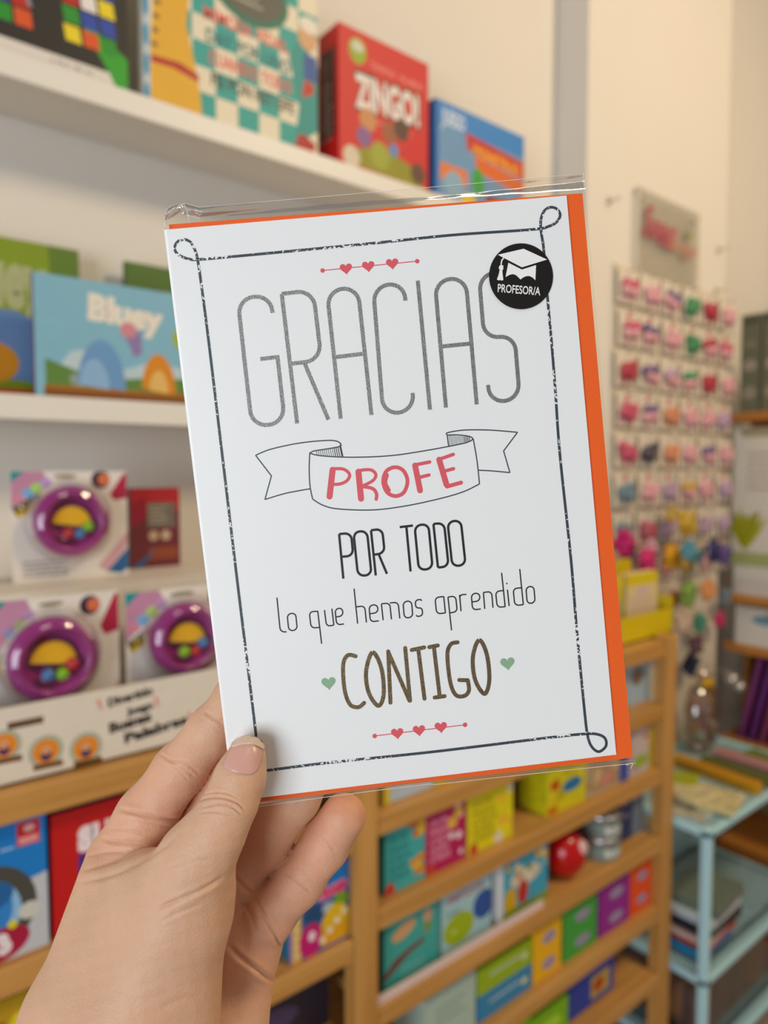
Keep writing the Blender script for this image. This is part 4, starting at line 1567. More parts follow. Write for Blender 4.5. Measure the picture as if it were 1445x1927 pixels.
ZS = SHL[0]
x1, x2 = px_box(-16, 224, 1220, 0.915)
popper('purple popper toy in the tray, left card of the lower pair', ((x1 + x2) / 2, 0.915, ZS + 0.003), 0.0, x2 - x1, 0.198,
       (at_y(104, 1243, 0.89).x - (x1 + x2) / 2, at_y(104, 1243, 0.89).z - ZS - 0.003), 0.052, (0, 1, 2), 1)
x1, x2 = px_box(236, 462, 1180, 0.915)
popper('purple popper toy in the tray, touching the greeting card edge', ((x1 + x2) / 2, 0.915, ZS + 0.003), 0.0, x2 - x1, 0.192,
       (at_y(357, 1203, 0.89).x - (x1 + x2) / 2, at_y(357, 1203, 0.89).z - ZS - 0.003), 0.050, (1, 2, 0), 2)
ZR = 1.447
x1, x2 = px_box(22, 240, 1000, 1.055)
popper('purple popper toy on the raised step behind the tray', ((x1 + x2) / 2, 1.055, ZR), 0.0, x2 - x1, 0.152,
       (at_y(139, 982, 1.03).x - (x1 + x2) / 2, at_y(139, 982, 1.03).z - ZR), 0.051, (2, 0, 1), 3)
# tray with its step
xa, xb = at_y(-120, 1400, 0.868).x, at_y(505, 1380, 0.868).x
tray = thing('display_tray', 'white cardboard display tray with round photos and slanted black lettering', 'display tray', ((xa + xb) / 2, 0.868, ZS))
tw = xb - xa
M_TRAY = mat('ddd5c8', 0.45)
box_part('front_panel', -tw / 2, tw / 2, 0, 0.003, 0, 0.089, M_TRAY, tray)
box_part('base', -tw / 2, tw / 2, 0, 0.26, 0, 0.003, M_TRAY, tray)
for s in (-1, 1):
    box_part('side_panel', min(s * tw / 2, s * (tw / 2 - 0.003)), max(s * tw / 2, s * (tw / 2 - 0.003)), 0, 0.26, 0, 0.1, M_TRAY, tray)
box_part('step', -tw / 2 + 0.004, tw / 2 - 0.004, 0.10, 0.26, 0.003, ZR - ZS, M_TRAY, tray)
A_ = Art(lambda u, v, k: (u - tw / 2, -k, v), (tw, 0.089))
u0 = at_y(0, 1400, 0.868).x - xa
for i, (du, dv, r) in enumerate(((0.004, 0.047, 0.018), (0.047, 0.030, 0.019), (0.091, 0.023, 0.019))):
    A_.ell(u0 + du, dv, r, r, 'a9b09c')
    A_.ell(u0 + du, dv, r * 0.74, r * 0.74, 'd98b22')
    A_.ell(u0 + du, dv - r * 0.25, r * 0.32, r * 0.36, '3f2c5a')
    A_.ell(u0 + du, dv + r * 0.1, r * 0.3, r * 0.3, 'cf9a78')
    A_.poly([(u0 + du - 0.03 + 0.016, dv - 0.02), (u0 + du + 0.018, dv - 0.021), (u0 + du + 0.018, dv - 0.014), (u0 + du - 0.014, dv - 0.013)], '6b4a2c')
A_.rect(u0 + 0.008, 0.064, u0 + 0.045, 0.072, '5d4630')
for i, (s_, du, dv, hh, ww) in enumerate((('Divertido', 0.118, 0.067, 0.010, 0.056), ('Juego', 0.140, 0.051, 0.009, 0.034), ('Buenas', 0.119, 0.034, 0.012, 0.052), ('Palabras', 0.137, 0.017, 0.012, 0.082))):
    A_.text(s_, u0 + du, dv, hh, '1d1b1c', width=ww, bold=0.05, rot=0.09)
for du, dv in ((0.108, 0.066), (0.178, 0.055), (0.222, 0.026)):
    A_.text('!', u0 + du, dv, 0.012, 'd8707c', bold=0.04, rot=0.3)
A_.build('tray_print', tray)


def art_red(A_, w, h):
    A_.rect(0, 0, w, h, '6a2c34')
    A_.rect(0, h * .72, w, h, 'a82e33')
    A_.poly([(0, h * .5), (w * .3, h * .62), (w * .3, h * .9), (0, h * .8)], '8f2036')
    A_.rect(w * 0.33, h * 0.5, w * 0.9, h * 0.82, '6f665c')
    A_.lines(w * 0.36, h * 0.76, w * 0.4, 5, h * 0.05, 'b3a893', seed=4)
    A_.ell(w * .45, h * .4, w * .1, w * .1, 'b9a58c')
    A_.ell(w * .7, h * .4, w * .1, w * .1, 'c0ab90')
    A_.rect(w * .35, h * .1, w * .95, h * .25, '8d4a36')
    A_.poly([(0, 0), (w * .5, h * .25), (w * .2, 0)], '2f5f8c')


xa, xb = px_box(240, 332, 1010, 1.115)
carton('toy_carton', 'dark red toy carton leaning beside the raised popper toy', 'toy box', xa, xb, 1.100, ZR, 0.125, 0.022, '5f2a32', art=art_red, rz=0.0)


# -- left bay, second shelf
def art_bluebox(A_, w, h):
    A_.rect(0, 0, w, h, '1f78bd')
    A_.poly([(0, 0), (w, 0), (w, h * .55), (w * .68, h * .50), (w * .3, h * .7), (0, h * .72)], 'bfc1c6')
    A_.rect(w - 0.031, h - 0.036, w - 0.007, h - 0.009, 'c03a3c')
    A_.rect(w - 0.029, h - 0.034, w - 0.009, h - 0.026, 'dc9a9a')
    A_.ell(w - 0.018, h - 0.017, 0.006, 0.004, 'e4b8b4')
    A_.lines(w - 0.048, h - 0.036, 0.016, 1, 0.008, 'a9c8e2')
    c = (w - 0.064, 0.062)
    A_.ell(c[0], c[1], 0.052, 0.052, '46453f')
    A_.ell(c[0] - 0.006, c[1] - 0.004, 0.042, 0.042, '8fb6da')
    A_.ell(c[0] - 0.010, c[1], 0.037, 0.038, '3f7fc0')
    A_.ell(c[0], c[1] + 0.017, 0.028, 0.018, '2a5f94')
    A_.ell(w - 0.050, 0.020, 0.030, 0.019, '9c2440', rot=0.2)
    A_.text('3', w - 0.052, 0.009, 0.021, 'e6dce0', width=0.015, bold=0.08, rot=0.3)
    A_.ell(w - 0.038, 0.040, 0.005, 0.005, 'd8cf2a')
    A_.ell(w - 0.020, 0.050, 0.012, 0.010, 'c9c8c0')


ZL2 = SHL[1]
xa, xb = px_box(-210, 91, 1700, 0.868)
carton('toy_box', 'blue toy carton with dark ring window on the left bay shelf', 'toy box', xa, xb, 0.868, ZL2, 0.163, 0.14, '1d6ead', art=art_bluebox)


def art_redbox(A_, w, h):
    A_.rect(0, 0, w, h, 'b81d26')
    A_.rect(0.03, 0, w * .8, h * .62, '46307c')
    A_.text('SUPER', 0.03, h - 0.052, 0.026, 'ecdfe2', width=0.10, bold=.09)


xa, xb = px_box(96, 300, 1620, 0.872)
carton('toy_box', 'red toy carton with white letters next to the blue one', 'toy box', xa, xb, 0.872, ZL2, 0.150, 0.12, 'b21d26', side='6a2f6a', top='241d45', art=art_redbox)
xa, xb = px_box(-120, 60, 1900, 0.872)
ZL3 = SHL[2]
carton('toy_box', 'small yellow and brown carton below the blue toy carton', 'toy box', xa, xb, 0.875, ZL3, 0.125, 0.1, 'b3912e', art=lambda A_, w, h: (A_.rect(0.01, 0.01, w * .7, h * .8, '8a4a24'), A_.ell(w * .85, h * .6, .012, .03, 'd8c84a')))


def art_ouga(A_, w, h):
    A_.rect(0, 0, w, h, '2b6fb4')
    A_.rect(0, 0, w, h * 0.62, '37558c')
    A_.rect(0, 0, w * .16, h * .72, 'caa766')
    A_.text('Ouga', w * 0.07, h * 0.69, h * 0.17, 'e7a0b8', width=w * 0.52, bold=0.10, rot=0.1)
    A_.text('Ouga', w * 0.09, h * 0.695, h * 0.16, 'c8245c', width=w * 0.48, bold=0.04, rot=0.1)
    A_.text('Bouga', w * 0.50, h * 0.62, h * 0.15, 'e7a0b8', width=w * 0.48, bold=0.10, rot=0.1)
    A_.text('Bouga', w * 0.52, h * 0.625, h * 0.14, 'c8245c', width=w * 0.44, bold=0.04, rot=0.1)
    A_.ell(w * .38, h * .48, w * .17, h * .12, '23466c')
    A_.ell(w * .85, h * .53, w * .14, h * .09, '6f9a3c')
    A_.ell(w * .62, h * .50, w * .10, h * .06, 'aab6bd')
    A_.ell(w * .32, h * .2, w * .2, h * .2, 'b32a6c')
    A_.ell(w * .76, h * .24, w * .27, h * .26, 'd8b43a', a1=math.pi)
    A_.rect(w * .5, h * .04, w, h * .26, 'd2a03c')
    for k in range(4):
        A_.ell(w * (.52 + .13 * k), h * (.13 + .08 * k), w * .05, h * .045, 'e4dcc0')
    A_.ell(w * .34, h * .24, w * .06, h * .06, 'e6d9e0')
    for k in range(6):
        A_.ell(w * .08, h * (.1 + .1 * k), w * .045, h * .035, 'e2cf9e')


xa, xb = px_box(549, 668, 1790, 0.866)
xb = min(xb, UX1 - 0.002)
carton('card_game', 'blue card game box with pink cartoon title beside the pine post', 'game box', xa, xb, 0.866, ZL3, 0.128, 0.05, '2b62a8', side='b884bc', top='3a3560', art=art_ouga,
       sart=lambda A_, w, h: (A_.rect(0.004, 0.0, w - 0.006, h * .35, '2f6a86'), A_.lines(.008, h * .8, w * .7, 5, h * .09, 'd9b5d8')))
carton('game_box', 'navy box standing behind the card game box', 'game box', xa - 0.05, xb + 0.0, 0.945, ZL3, 0.135, 0.09, '232a4c', top='4a2638')
ZL4 = SHL[3]
xa, xb = px_box(600, 672, 1900, 0.93)
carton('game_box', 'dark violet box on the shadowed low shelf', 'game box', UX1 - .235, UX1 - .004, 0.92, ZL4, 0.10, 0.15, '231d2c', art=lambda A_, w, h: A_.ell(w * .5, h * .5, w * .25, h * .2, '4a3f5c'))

# -- right bay
ZA, ZB, ZC, ZD, ZE = SHR[1], SHR[2], SHR[3], SHR[4], SHR[5]
YF = 0.876


def speck(A_, w, h, n, cols, r0, r1, seed, u0=0.1, u1=0.9, v0=0.1, v1=0.9):
    rd = random.Random(seed)
    for _ in range(n):
        r = rd.uniform(r0, r1)
        A_.ell(w * rd.uniform(u0, u1), h * rd.uniform(v0, v1), r, r * rd.uniform(.7, 1.1), rd.choice(cols), n=14)


def title(A_, w, h, rows, c, u, v, hh, dv, ww):
    for i, s_ in enumerate(rows):
        A_.text(s_, w * u, h * (v - dv * i), h * hh, c, width=w * ww * (0.8 + .2 * ((i * 7) % 3) / 2), bold=0.02)


# behind the card on the first shelf
for a, b, c, lab, h_ in ((722, 815, 'b7c2cc', 'pale blue carton just under the card on the upper right bay shelf', 0.112), (818, 900, 'd6c02a', 'yellow carton just under the card on the upper right bay shelf', 0.112)):
    xa, xb = px_box(a, b, 1520, YF)
    carton('game_box', lab, 'game box', xa, xb, YF, ZA, h_, 0.09, c, side='d8c12a', art=lambda A_, w, h: (A_.rect(0, 0, w * .12, h, 'd9c22c'), A_.ell(w * .7, h * .25, w * .2, h * .12, 'c9a68c'), A_.ell(w * .5, h * .5, w * .2, h * .12, '8fa6c0')))
xa, xb = px_box(1178, 1236, 1300, YF)
carton('game_box', 'grey blue carton below the yellow display stand', 'game box', xa, xb, YF + .02, ZA, 0.112, 0.1, '9fb2bd', art=lambda A_, w, h: (A_.ell(w * .6, h * .6, w * .2, h * .2, '7a6a5c')))

CARDS = (('teal quiz card deck with orange figures, beside the pine post', 724, 800, '4fa3a3', '4fa3a3'),
         ('magenta quiz card deck with white spots between teal and yellow decks', 801, 877, 'a81458', 'a81458'),
         ('yellow quiz card deck beside the magenta one', 880, 964, 'd8cc1c', 'd8cc1c'))
for i, (lab, a, b, c, s_) in enumerate(CARDS):
    xa, xb = px_box(a, b, 1640, YF)

    def art_c(A_, w, h, i=i):
        tc_ = ('2f6f72', 'd9a0b8', '8c8410')[i]
        title(A_, w, h, ('UN SIN', 'PARAR', 'CADA', 'QUIEN', 'ATREVE'), tc_, .1, .62, .085, .12, .55)
        speck(A_, w, h, 12, (('d08a3a', 'c06a3c', 'd9b25a'), ('e6d3da', 'd8b060', 'cf4a5c'), ('d9d2c0', 'e2b45a', 'e8dc5a'))[i], .005, .012, 20 + i, .62, .95, .05, .98)
        A_.ell(w * .12, h * .06, .011, .011, 'b8463c')
    carton('card_deck', lab, 'card game', xa, xb, YF, ZB, 0.1355, 0.035, c, side=s_, art=art_c)
xa, xb = px_box(1030, 1102, 1530, YF)
carton('game_box', 'lime yellow word-printed carton in the middle of the right bay', 'game box', xa, xb, YF, ZB, 0.1355, 0.075, 'cfc51f',
       art=lambda A_, w, h: (speck(A_, w, h, 40, ('b58a1e', 'c2a82a', 'a9b028', '8f8a22'), .002, .006, 31), A_.ell(w * .62, h * .36, w * .26, h * .1, '2f6f9c'), A_.ell(w * .18, h * .45, w * .12, h * .08, 'b34a2c'), A_.ell(w * .12, h * .08, w * .14, h * .05, 'c0522e')),
       sart=lambda A_, w, h: speck(A_, w, h, 36, ('8fae22', 'a6bf2a', 'd4e04a', '7f7a24'), .002, .006, 32))
xa, xb = px_box(1104, 1164, 1500, YF)
carton('book', 'cream book with reddish pictures right of the lime carton', 'book', xa, xb, YF, ZB, 0.1355, 0.03, 'b3a58c', book=True,
       art=lambda A_, w, h: (A_.rect(w * .1, h * .05, w * .95, h * .7, 'a58a70'), speck(A_, w, h, 12, ('b06a5c', '9a9a6a', 'c9b08a'), .006, .014, 41), A_.ell(w * .6, h * .2, w * .2, h * .1, 'c28a7c')))
xa, xb = px_box(1166, 1228, 1460, YF)
carton('book', 'blue backed white book at the far end of the second shelf', 'book', xa, xb, YF, ZB, 0.1355, 0.03, 'b9b0ac', side='34509c', book=True,
       art=lambda A_, w, h: (A_.rect(w * .0, 0, w * .26, h, '3b4f98'), A_.ell(w * .6, h * .6, w * .3, h * .25, 'c2b2ac'), A_.ell(w * .62, h * .22, w * .22, h * .1, '8fae3c'), A_.rect(w * .85, 0, w, h, 'b09a3c'), speck(A_, w, h, 8, ('b0504a', '8f86b0'), .004, .008, 43)))

# third shelf
xa, xb = px_box(722, 826, 1800, YF)
carton('book', 'teal story book with a flying figure beside the pine post', 'book', xa, xb, YF, ZC, 0.134, 0.014, '4f9d97', book=True,
       art=lambda A_, w, h: (A_.ell(w * .35, h * .68, w * .22, h * .09, 'c9a076', rot=.3), A_.ell(w * .78, h * .72, w * .08, h * .09, 'c59a7c'), A_.rect(w * .72, h * .5, w * .84, h * .64, '7f8c4a'),
                             A_.poly([(0, h * .22), (w * .2, h * .36), (w * .45, h * .42), (w * .72, h * .46), (w * .72, h * .40), (w * .45, h * .34), (w * .1, h * .18), (0, h * .14)], '6a3a34'), A_.lines(w * .3, h * .18, w * .5, 3, h * .05, '86b8b0', seed=6)))
xa, xb = px_box(830, 924, 1750, YF)
carton('book', 'pale blue book with lime and navy circles on the third shelf', 'book', xa, xb, YF, ZC, 0.136, 0.014, 'a3c3c9', book=True,
       art=lambda A_, w, h: (title(A_, w, h, ('NUEVO', 'EMPEZAR'), 'b05a70', .12, .82, .09, .13, .8), A_.ell(w * .34, h * .30, w * .3, h * .21, '9cae22'), A_.ell(w * .84, h * .45, w * .22, h * .2, '2f4f92'),
                             A_.lines(w * .1, h * .56, w * .3, 2, h * .05, '55604f', seed=8), A_.text('oo', w * .2, h * .27, h * .05, 'd8dc9c', bold=.04)))
xa, xb = px_box(934, 1030, 1690, YF)
carton('book', 'turquoise story book with a red figure and white spine', 'book', xa, xb, YF, ZC, 0.138, 0.014, '4f9ab4', side='d5dbe2', book=True,
       art=lambda A_, w, h: (A_.rect(0, 0, w * .12, h, 'd3dae2'), A_.ell(w * .55, h * .52, w * .3, h * .14, 'c9c2ae'), A_.ell(w * .5, h * .3, w * .1, h * .18, 'b0382e'), A_.ell(w * .26, h * .24, w * .12, h * .2, 'c5a32c'),
                             A_.rect(w * .12, 0, w, h * .12, '7f9a3a'), speck(A_, w, h, 14, ('d8b04a', 'b8603c', '3c6f4a', 'd9d3bc'), .004, .009, 51, .2, .95, .4, .75)))
t = thing('ball', 'glossy red ball with a white spot between book and tins', 'ball', (at_y(1064, 1660, .90).x, .905, ZC))
mb = MB()
mb.blob((0, 0, 0.051), .046, .046, .051, 24, 16)
mb.build('red_shell', mat('b01c22', 0.2), t, True)
mb = MB()
_a = at_y(1080, 1630, .86) - Vector((at_y(1064, 1660, .90).x, .905, ZC))
mb.blob((0.012, -0.033, 0.068), .018, .014, .018, 14, 10)
mb.build('white_spot', mat('dcb6b4', 0.3), t, True)
for k in range(2):
    x0 = at_y(1132, 1640, .9).x
    t = thing('tin', 'silver tin, %s of the pair stacked behind the red ball' % ('lower', 'upper')[k], 'tin', (x0, .905, ZC + .052 * k), 0, 'stacked silver tins')
    mb = MB()
    mb.lathe([(.0001, 0), (.040, 0), (.042, .002), (.042, .040), (.0435, .041), (.0435, .0505), (.041, .052), (.0001, .052)], None, 28)
    mb.build('tin_body', mat('b4b6b8', 0.3, metal=0.7, name='tin_plate'), t, True)
    mb = MB()
    mb.lathe([(.0424, .007), (.0426, .008), (.0426, .034), (.0424, .035)], None, 28)
    mb.build('label_band', mat('7f8f88', 0.5), t, True)
    A_ = Art(lambda u, v, k_: (.0435 * math.sin(u), -.0435 * math.cos(u) - k_, v))
    A_.text('ROCK', -.75, .014, .016, 'd9dcd6', width=1.3, bold=.06)
    A_.build('label_print', t)
for k, (a, b, c, lab) in enumerate(((1182, 1207, '2c3560', 'navy book standing beside the silver tins'), (1208, 1231, '6c7a88', 'slate grey book next to the far pine post'))):
    xa, xb = px_box(a, b, 1580, .90)
    xa, xb = (UX2 - .104, UX2 - .054) if k == 0 else (UX2 - .052, UX2 - .003)
    carton('book', lab, 'book', xa, xb, .90, ZC, .14, .16, c, book=True, art=lambda A_, w, h: A_.lines(w * .2, h * .8, w * .5, 3, h * .2, '8f8a9c', seed=3))

# fourth shelf: little cartons stacked in pairs
PAIRS = (('yellow', 1004, 1056, 'e0b01c', 'e0b01c', .03), ('green', 1062, 1122, '4c9a4c', '4c9a4c', 0.0), ('purple', 1128, 1182, '8a2f88', '8a2f88', 0.0), ('orange', 1184, 1231, 'd85a22', 'd85a22', 0.0))
for nm, a, b, c, s_, r in PAIRS:
    xa, xb = px_box(a, b, 1790, YF)
    xb = min(xb, UX2 - .002)
    for k in range(2):
        carton('small_carton', '%s pocket carton, %s of two stacked' % (nm, ('lower', 'upper')[k]), 'carton', xa, xb, YF, ZD + .0555 * k, .054, .075, c, side=s_,
               art=lambda A_, w, h: (A_.rect(0, h * .86, w, h, 'b9a08c') if False else None, A_.ell(w * .55, h * .5, w * .24, h * .22, '8f86a4'), A_.lines(w * .36, h * .52, w * .3, 1, h * .12, 'c9c4cf', seed=2)))
        
xa, xb = px_box(900, 1000, 1880, YF)
for k, (c, s_, lab) in enumerate((('3f7fa8', '3f7fa8', 'blue long carton under the lime one on the fourth shelf'), ('94ac2a', '94ac2a', 'lime long carton topped on the blue one, fourth shelf'))):
    carton('long_carton', lab, 'carton', xa, xb, YF, ZD + .052 * k, .05, .09, c, side=s_,
           art=lambda A_, w, h: (A_.lines(w * .2, h * .55, w * .6, 1, h * .25, 'c3d0cf', seed=7), A_.ell(w * .85, h * .5, w * .06, h * .14, 'c9d6ae')))
xa, xb = px_box(800, 895, 1920, YF)
carton('game_box', 'pale green game box at the near end of the fourth shelf', 'game box', xa, xb, YF, ZD, .11, .09, 'a9bcb0', art=lambda A_, w, h: (A_.lines(w * .2, h * .7, w * .6, 3, h * .12, '7f948c', seed=7)))
xa, xb = px_box(1080, 1168, 1910, YF)
carton('game_box', 'royal blue game box with a picture on the lowest shelf', 'game box', xa, xb, YF + .02, ZE, .125, .06, '2c3f94',
       art=lambda A_, w, h: (A_.rect(w * .5, h * .1, w * .9, h * .5, 'b09a5c'), A_.ell(w * .66, h * .3, w * .12, h * .12, 'a8462e'), A_.ell(w * .5, h * .8, w * .1, h * .05, '8a4a34')))
xa, xb = px_box(1010, 1076, 1925, YF)
carton('game_box', 'green game box on the lowest shelf', 'game box', xa, xb, YF + .01, ZE, .08, .08, '7fae34', art=lambda A_, w, h: A_.ell(w * .5, h * .5, w * .3, h * .2, 'a9cf5c'))

# -- yellow display on top of the right bay
ZY = SHR[0]
xa, xb = px_box(1120, 1262, 1190, 0.90)
t = thing('counter_display', 'yellow counter display of small books on top of the pine unit', 'display stand', ((xa + xb) / 2, .895, ZY))
w = xb - xa
M_Y = mat('d2bc1e', 0.4)
box_part('base_front', -w / 2, w / 2, 0, .003, 0, .062, M_Y, t)
box_part('base_floor', -w / 2, w / 2, 0, .12, 0, .004, M_Y, t)
box_part('back_panel', -w / 2, w / 2, .117, .12, 0, .172, M_Y, t)
for s in (-1, 1):
    box_part('side_wall', min(s * w / 2, s * (w / 2 - .003)), max(s * w / 2, s * (w / 2 - .003)), 0, .12, 0, .09, M_Y, t)
for i in range(2):
    xx = (xa + xb) / 2 - w * .46 + i * w * .48
    carton('small_book', ('grey fronted booklet in the yellow display', 'cream fronted booklet in the yellow display')[i], 'book', xx, xx + w * .44, .93, ZY + .004, .148, .02, ('c9b94a', 'd8c49a')[i], book=True,
           art=lambda A_, w_, h_, i=i: (A_.rect(0, h_ * .8, w_, h_, 'd4c02a'), A_.rect(w_ * .12, h_ * .1, w_ * .9, h_ * .62, ('8f9490', 'cdb9a4')[i]), A_.ell(w_ * .5, h_ * .7, w_ * .2, h_ * .06, 'c9b4bc')))

# ------------------------------------------------------------------ pillar: acrylic sign and hair accessories
SIGN_OFF = .017


def on_p(px, py, off=0.0):
    return at_y(px, py, YP - off)


a, b = on_p(1203, 352, SIGN_OFF), on_p(1314, 530, SIGN_OFF)
sx, sz0, sz1 = b.x - a.x, on_p(1205, 512, SIGN_OFF).z, a.z
t = thing('acrylic_sign', 'clear acrylic brand sign with pink script on the pillar', 'sign', ((a.x + b.x) / 2, YP - SIGN_OFF, sz0))
box_part('clear_sheet', -sx / 2, sx / 2, 0, .004, 0, sz1 - sz0, clear_mat('acrylic', .10, .6, (.93, .92, .88), .08), t)
box_part('left_edge', -sx / 2 - .004, -sx / 2 + .0005, -.002, .006, 0, sz1 - sz0, mat('d8cfc4', .2), t)
A_ = Art(lambda u, v, k: (u - sx / 2, -k, v))
H_ = sz1 - sz0
A_.text('Sweet', sx * .05, H_ * .46, H_ * .40, 'a4505e', width=sx * .52, bold=.03, rot=-.08, shear=.25)
A_.text('Ginger', sx * .46, H_ * .42, H_ * .22, 'b08270', width=sx * .5, bold=.015, rot=-.05, shear=.25)
A_.ell(sx * .82, H_ * .68, sx * .05, sx * .05, '8f9068')
A_.build('script_lettering', t)
mb = MB()
mb.box(-sx / 2, -sx / 2 + .012, -.001, .0175, H_ - .006, H_ + .004)
for s in (-1, 1):
    mb.box(s * sx * .42 - .004, s * sx * .42 + .004, .003, .0175, H_ * .85, H_ * .9)
mb.build('stand_off', mat('cfc9bd', .15, metal=.8, name='chrome'), t)
for px, py in ((1144, 378), (1350, 470), (1346, 547)):
    p = on_p(px, py)
    t = thing('wall_hook', ('bare chrome hook between the pillar corner and the acrylic sign', 'bare chrome hook between the acrylic sign and the far pillar edge', 'bare chrome hook above the hair bow cards at the far pillar edge')[(1144, 1350, 1346).index(px)], 'hook', (p.x, YP, p.z), 0, 'bare hooks on the pillar')
    mb = MB()
    mb.lathe([(.0001, .003), (.010, .003), (.011, 0)], Matrix.Rotation(math.pi / 2, 4, 'X'), 14)
    mb.build('rose', mat('b5ae9f', .25, metal=.6, name='hook_metal'), t, True)
    mb = MB()
    mb.tube([(0, 0, 0), (0, -.03, -.004), (0, -.036, .004)], .002, 6)
    mb.build('peg', mat('b5ae9f', .25, metal=.6, name='hook_metal'), t, True)
# cream panel behind the cards
xa, xb = 1.722, XP1 - .005
pz0, pz1 = 0.5, on_p(1135, 488).z
pan = thing('accessory_panel', 'cream backing panel on the pillar carrying rows of hair clips', 'panel', ((xa + xb) / 2, YP, pz0))
box_part('board', -(xb - xa) / 2, (xb - xa) / 2, -.006, 0, 0, pz1 - pz0, mat('d8cfbf', .55), pan)
for i in range(8):
    z = pz1 - pz0 - .014 - i * .112
    box_part('rail', -(xb - xa) / 2, (xb - xa) / 2, -.009, -.006, z, z + .008, mat('d6c9b2', .5), pan)

BOWC = {'p': 'c4506e', 'v': '6d5a86', 'g': '3f8a5c', 'r': 'b02c44', 'y': 'c9a02a', 'l': 'b79ab4', 'b': '6f8796', 'o': 'cf8a64', 'k': 'd9a0a8', 'd': '4a4454'}
BOWN = {'p': 'pink', 'v': 'violet', 'g': 'green', 'r': 'red', 'y': 'yellow', 'l': 'lilac', 'b': 'blue grey', 'o': 'peach', 'k': 'pale pink', 'd': 'charcoal'}
LAY = ['pkvgrk', 'pvkgrp', 'rvlgrk', 'pvokkl', 'pdokvk', 'bklykl', 'bplyll', 'kpkykl']
bow_me = {}


def bow_mesh(ch):
    if ch not in bow_me:
        mb = MB()
        for s in (-1, 1):
            mb.blob((s * .017, -.008, .004), .016, .008, .014, 10, 6)
            mb.add([(s * .002, -.006, 0), (s * .016, -.007, -.026), (s * .024, -.006, -.018), (s * .010, -.004, .002)], [(0, 1, 2, 3)])
        mb.blob((0, -.011, .002), .006, .006, .007, 8, 6)
        o = mb.build('bow', mat(BOWC[ch], .35, name='satin_' + BOWN[ch].replace(' ', '_')), None, True)
        bow_me[ch] = o.data
        bpy.data.objects.remove(o)
    return bow_me[ch]


box_ = MB(); box_.box(-.05, .05, -.0008, 0, -.096, 0)
_c = box_.build('clip_card', mat('dad2c4', .5), None); CARDME = _c.data; bpy.data.objects.remove(_c)
box_ = MB(); box_.box(-.012, .012, -.0014, -.0009, -.022, -.004)
_c = box_.build('brand_tab', mat('c98a90', .5), None); TABME = _c.data; bpy.data.objects.remove(_c)
box_ = MB(); box_.tube([(0, .012, -.006), (0, -.02, -.007), (0, -.024, -.001)], .0018, 6)
_c = box_.build('hook', mat('b5ae9f', .25, metal=.6, name='hook_metal'), None, True); HOOKME = _c.data; bpy.data.objects.remove(_c)
ROWN = ('top', 'second', 'third', 'fourth', 'fifth', 'sixth', 'seventh', 'lowest')
rd = random.Random(11)
for i, row in enumerate(LAY):
    for j, ch in enumerate(row):
        x = 1.776 + .114 * j + rd.uniform(-.006, .006)
        z = pz1 - .012 - i * .112
        cnt = row.count(ch)
        t = thing('hair_clip_card', '%s hair bow card, %s row, %s from the near edge of the pillar panel' % (BOWN[ch], ROWN[i], ('first', 'second', 'third', 'fourth', 'fifth', 'sixth')[j]), 'hair accessory', (x, YP - .016, z), 0, 'hair bow cards on the pillar panel')
        for nm, me_, off in [q_ for q_ in (('card', CARDME, (0, 0, 0)), ('brand_tab', TABME, (0, 0, 0)), ('hook', HOOKME, (0, 0, 0)), ('bow', bow_mesh(ch), (rd.uniform(-.008, .008), 0, -.048)), ('bow', bow_mesh(ch if rd.random() < .6 else 'k'), (rd.uniform(-.01, .01), 0, -.066))) if not (q_[0] == 'brand_tab' and i % 2 == 0)]:
            c_ = bpy.data.objects.new(nm, me_)
            COL.objects.link(c_)
            c_.parent = t
            c_.location = off
            if nm == 'bow':
                c_.rotation_euler = (0, rd.uniform(-.25, .25), 0)
                c_.scale = (1.15, 1.2, 1.15)

# pompoms and scrunchies hanging lower down
POM = [(1182, 1045, '6a1f60', 'dark purple'), (1172, 1022, 'b02c68', 'magenta'), (1215, 1054, 'c43a72', 'hot pink'), (1222, 1030, 'd9a8b8', 'rose white'), (1262, 1048, 'cf9c1e', 'golden'), (1294, 1036, '5f94a2', 'teal'), (1312, 1046, '86a4a2', 'pale teal'),
       (1340, 1036, '3c3a66', 'indigo'), (1362, 1044, '5d4f80', 'violet'), (1266, 1128, '9c3424', 'rust red'), (1293, 1118, '86a45a', 'leaf green'), (1330, 1110, 'cf9468', 'apricot'), (1364, 1122, '6f7f88', 'slate'),
       (1284, 1170, 'cbb6a4', 'cream'), (1314, 1172, '4f8a78', 'sea green'), (1352, 1166, 'b83a66', 'raspberry'), (1298, 1250, '1d2440', 'navy'), (1308, 1213, '5c3f4a', 'plum'), (1263, 968, 'cba82c', 'mustard tinsel'), (1292, 984, 'c9a62a', 'yellow tinsel')]
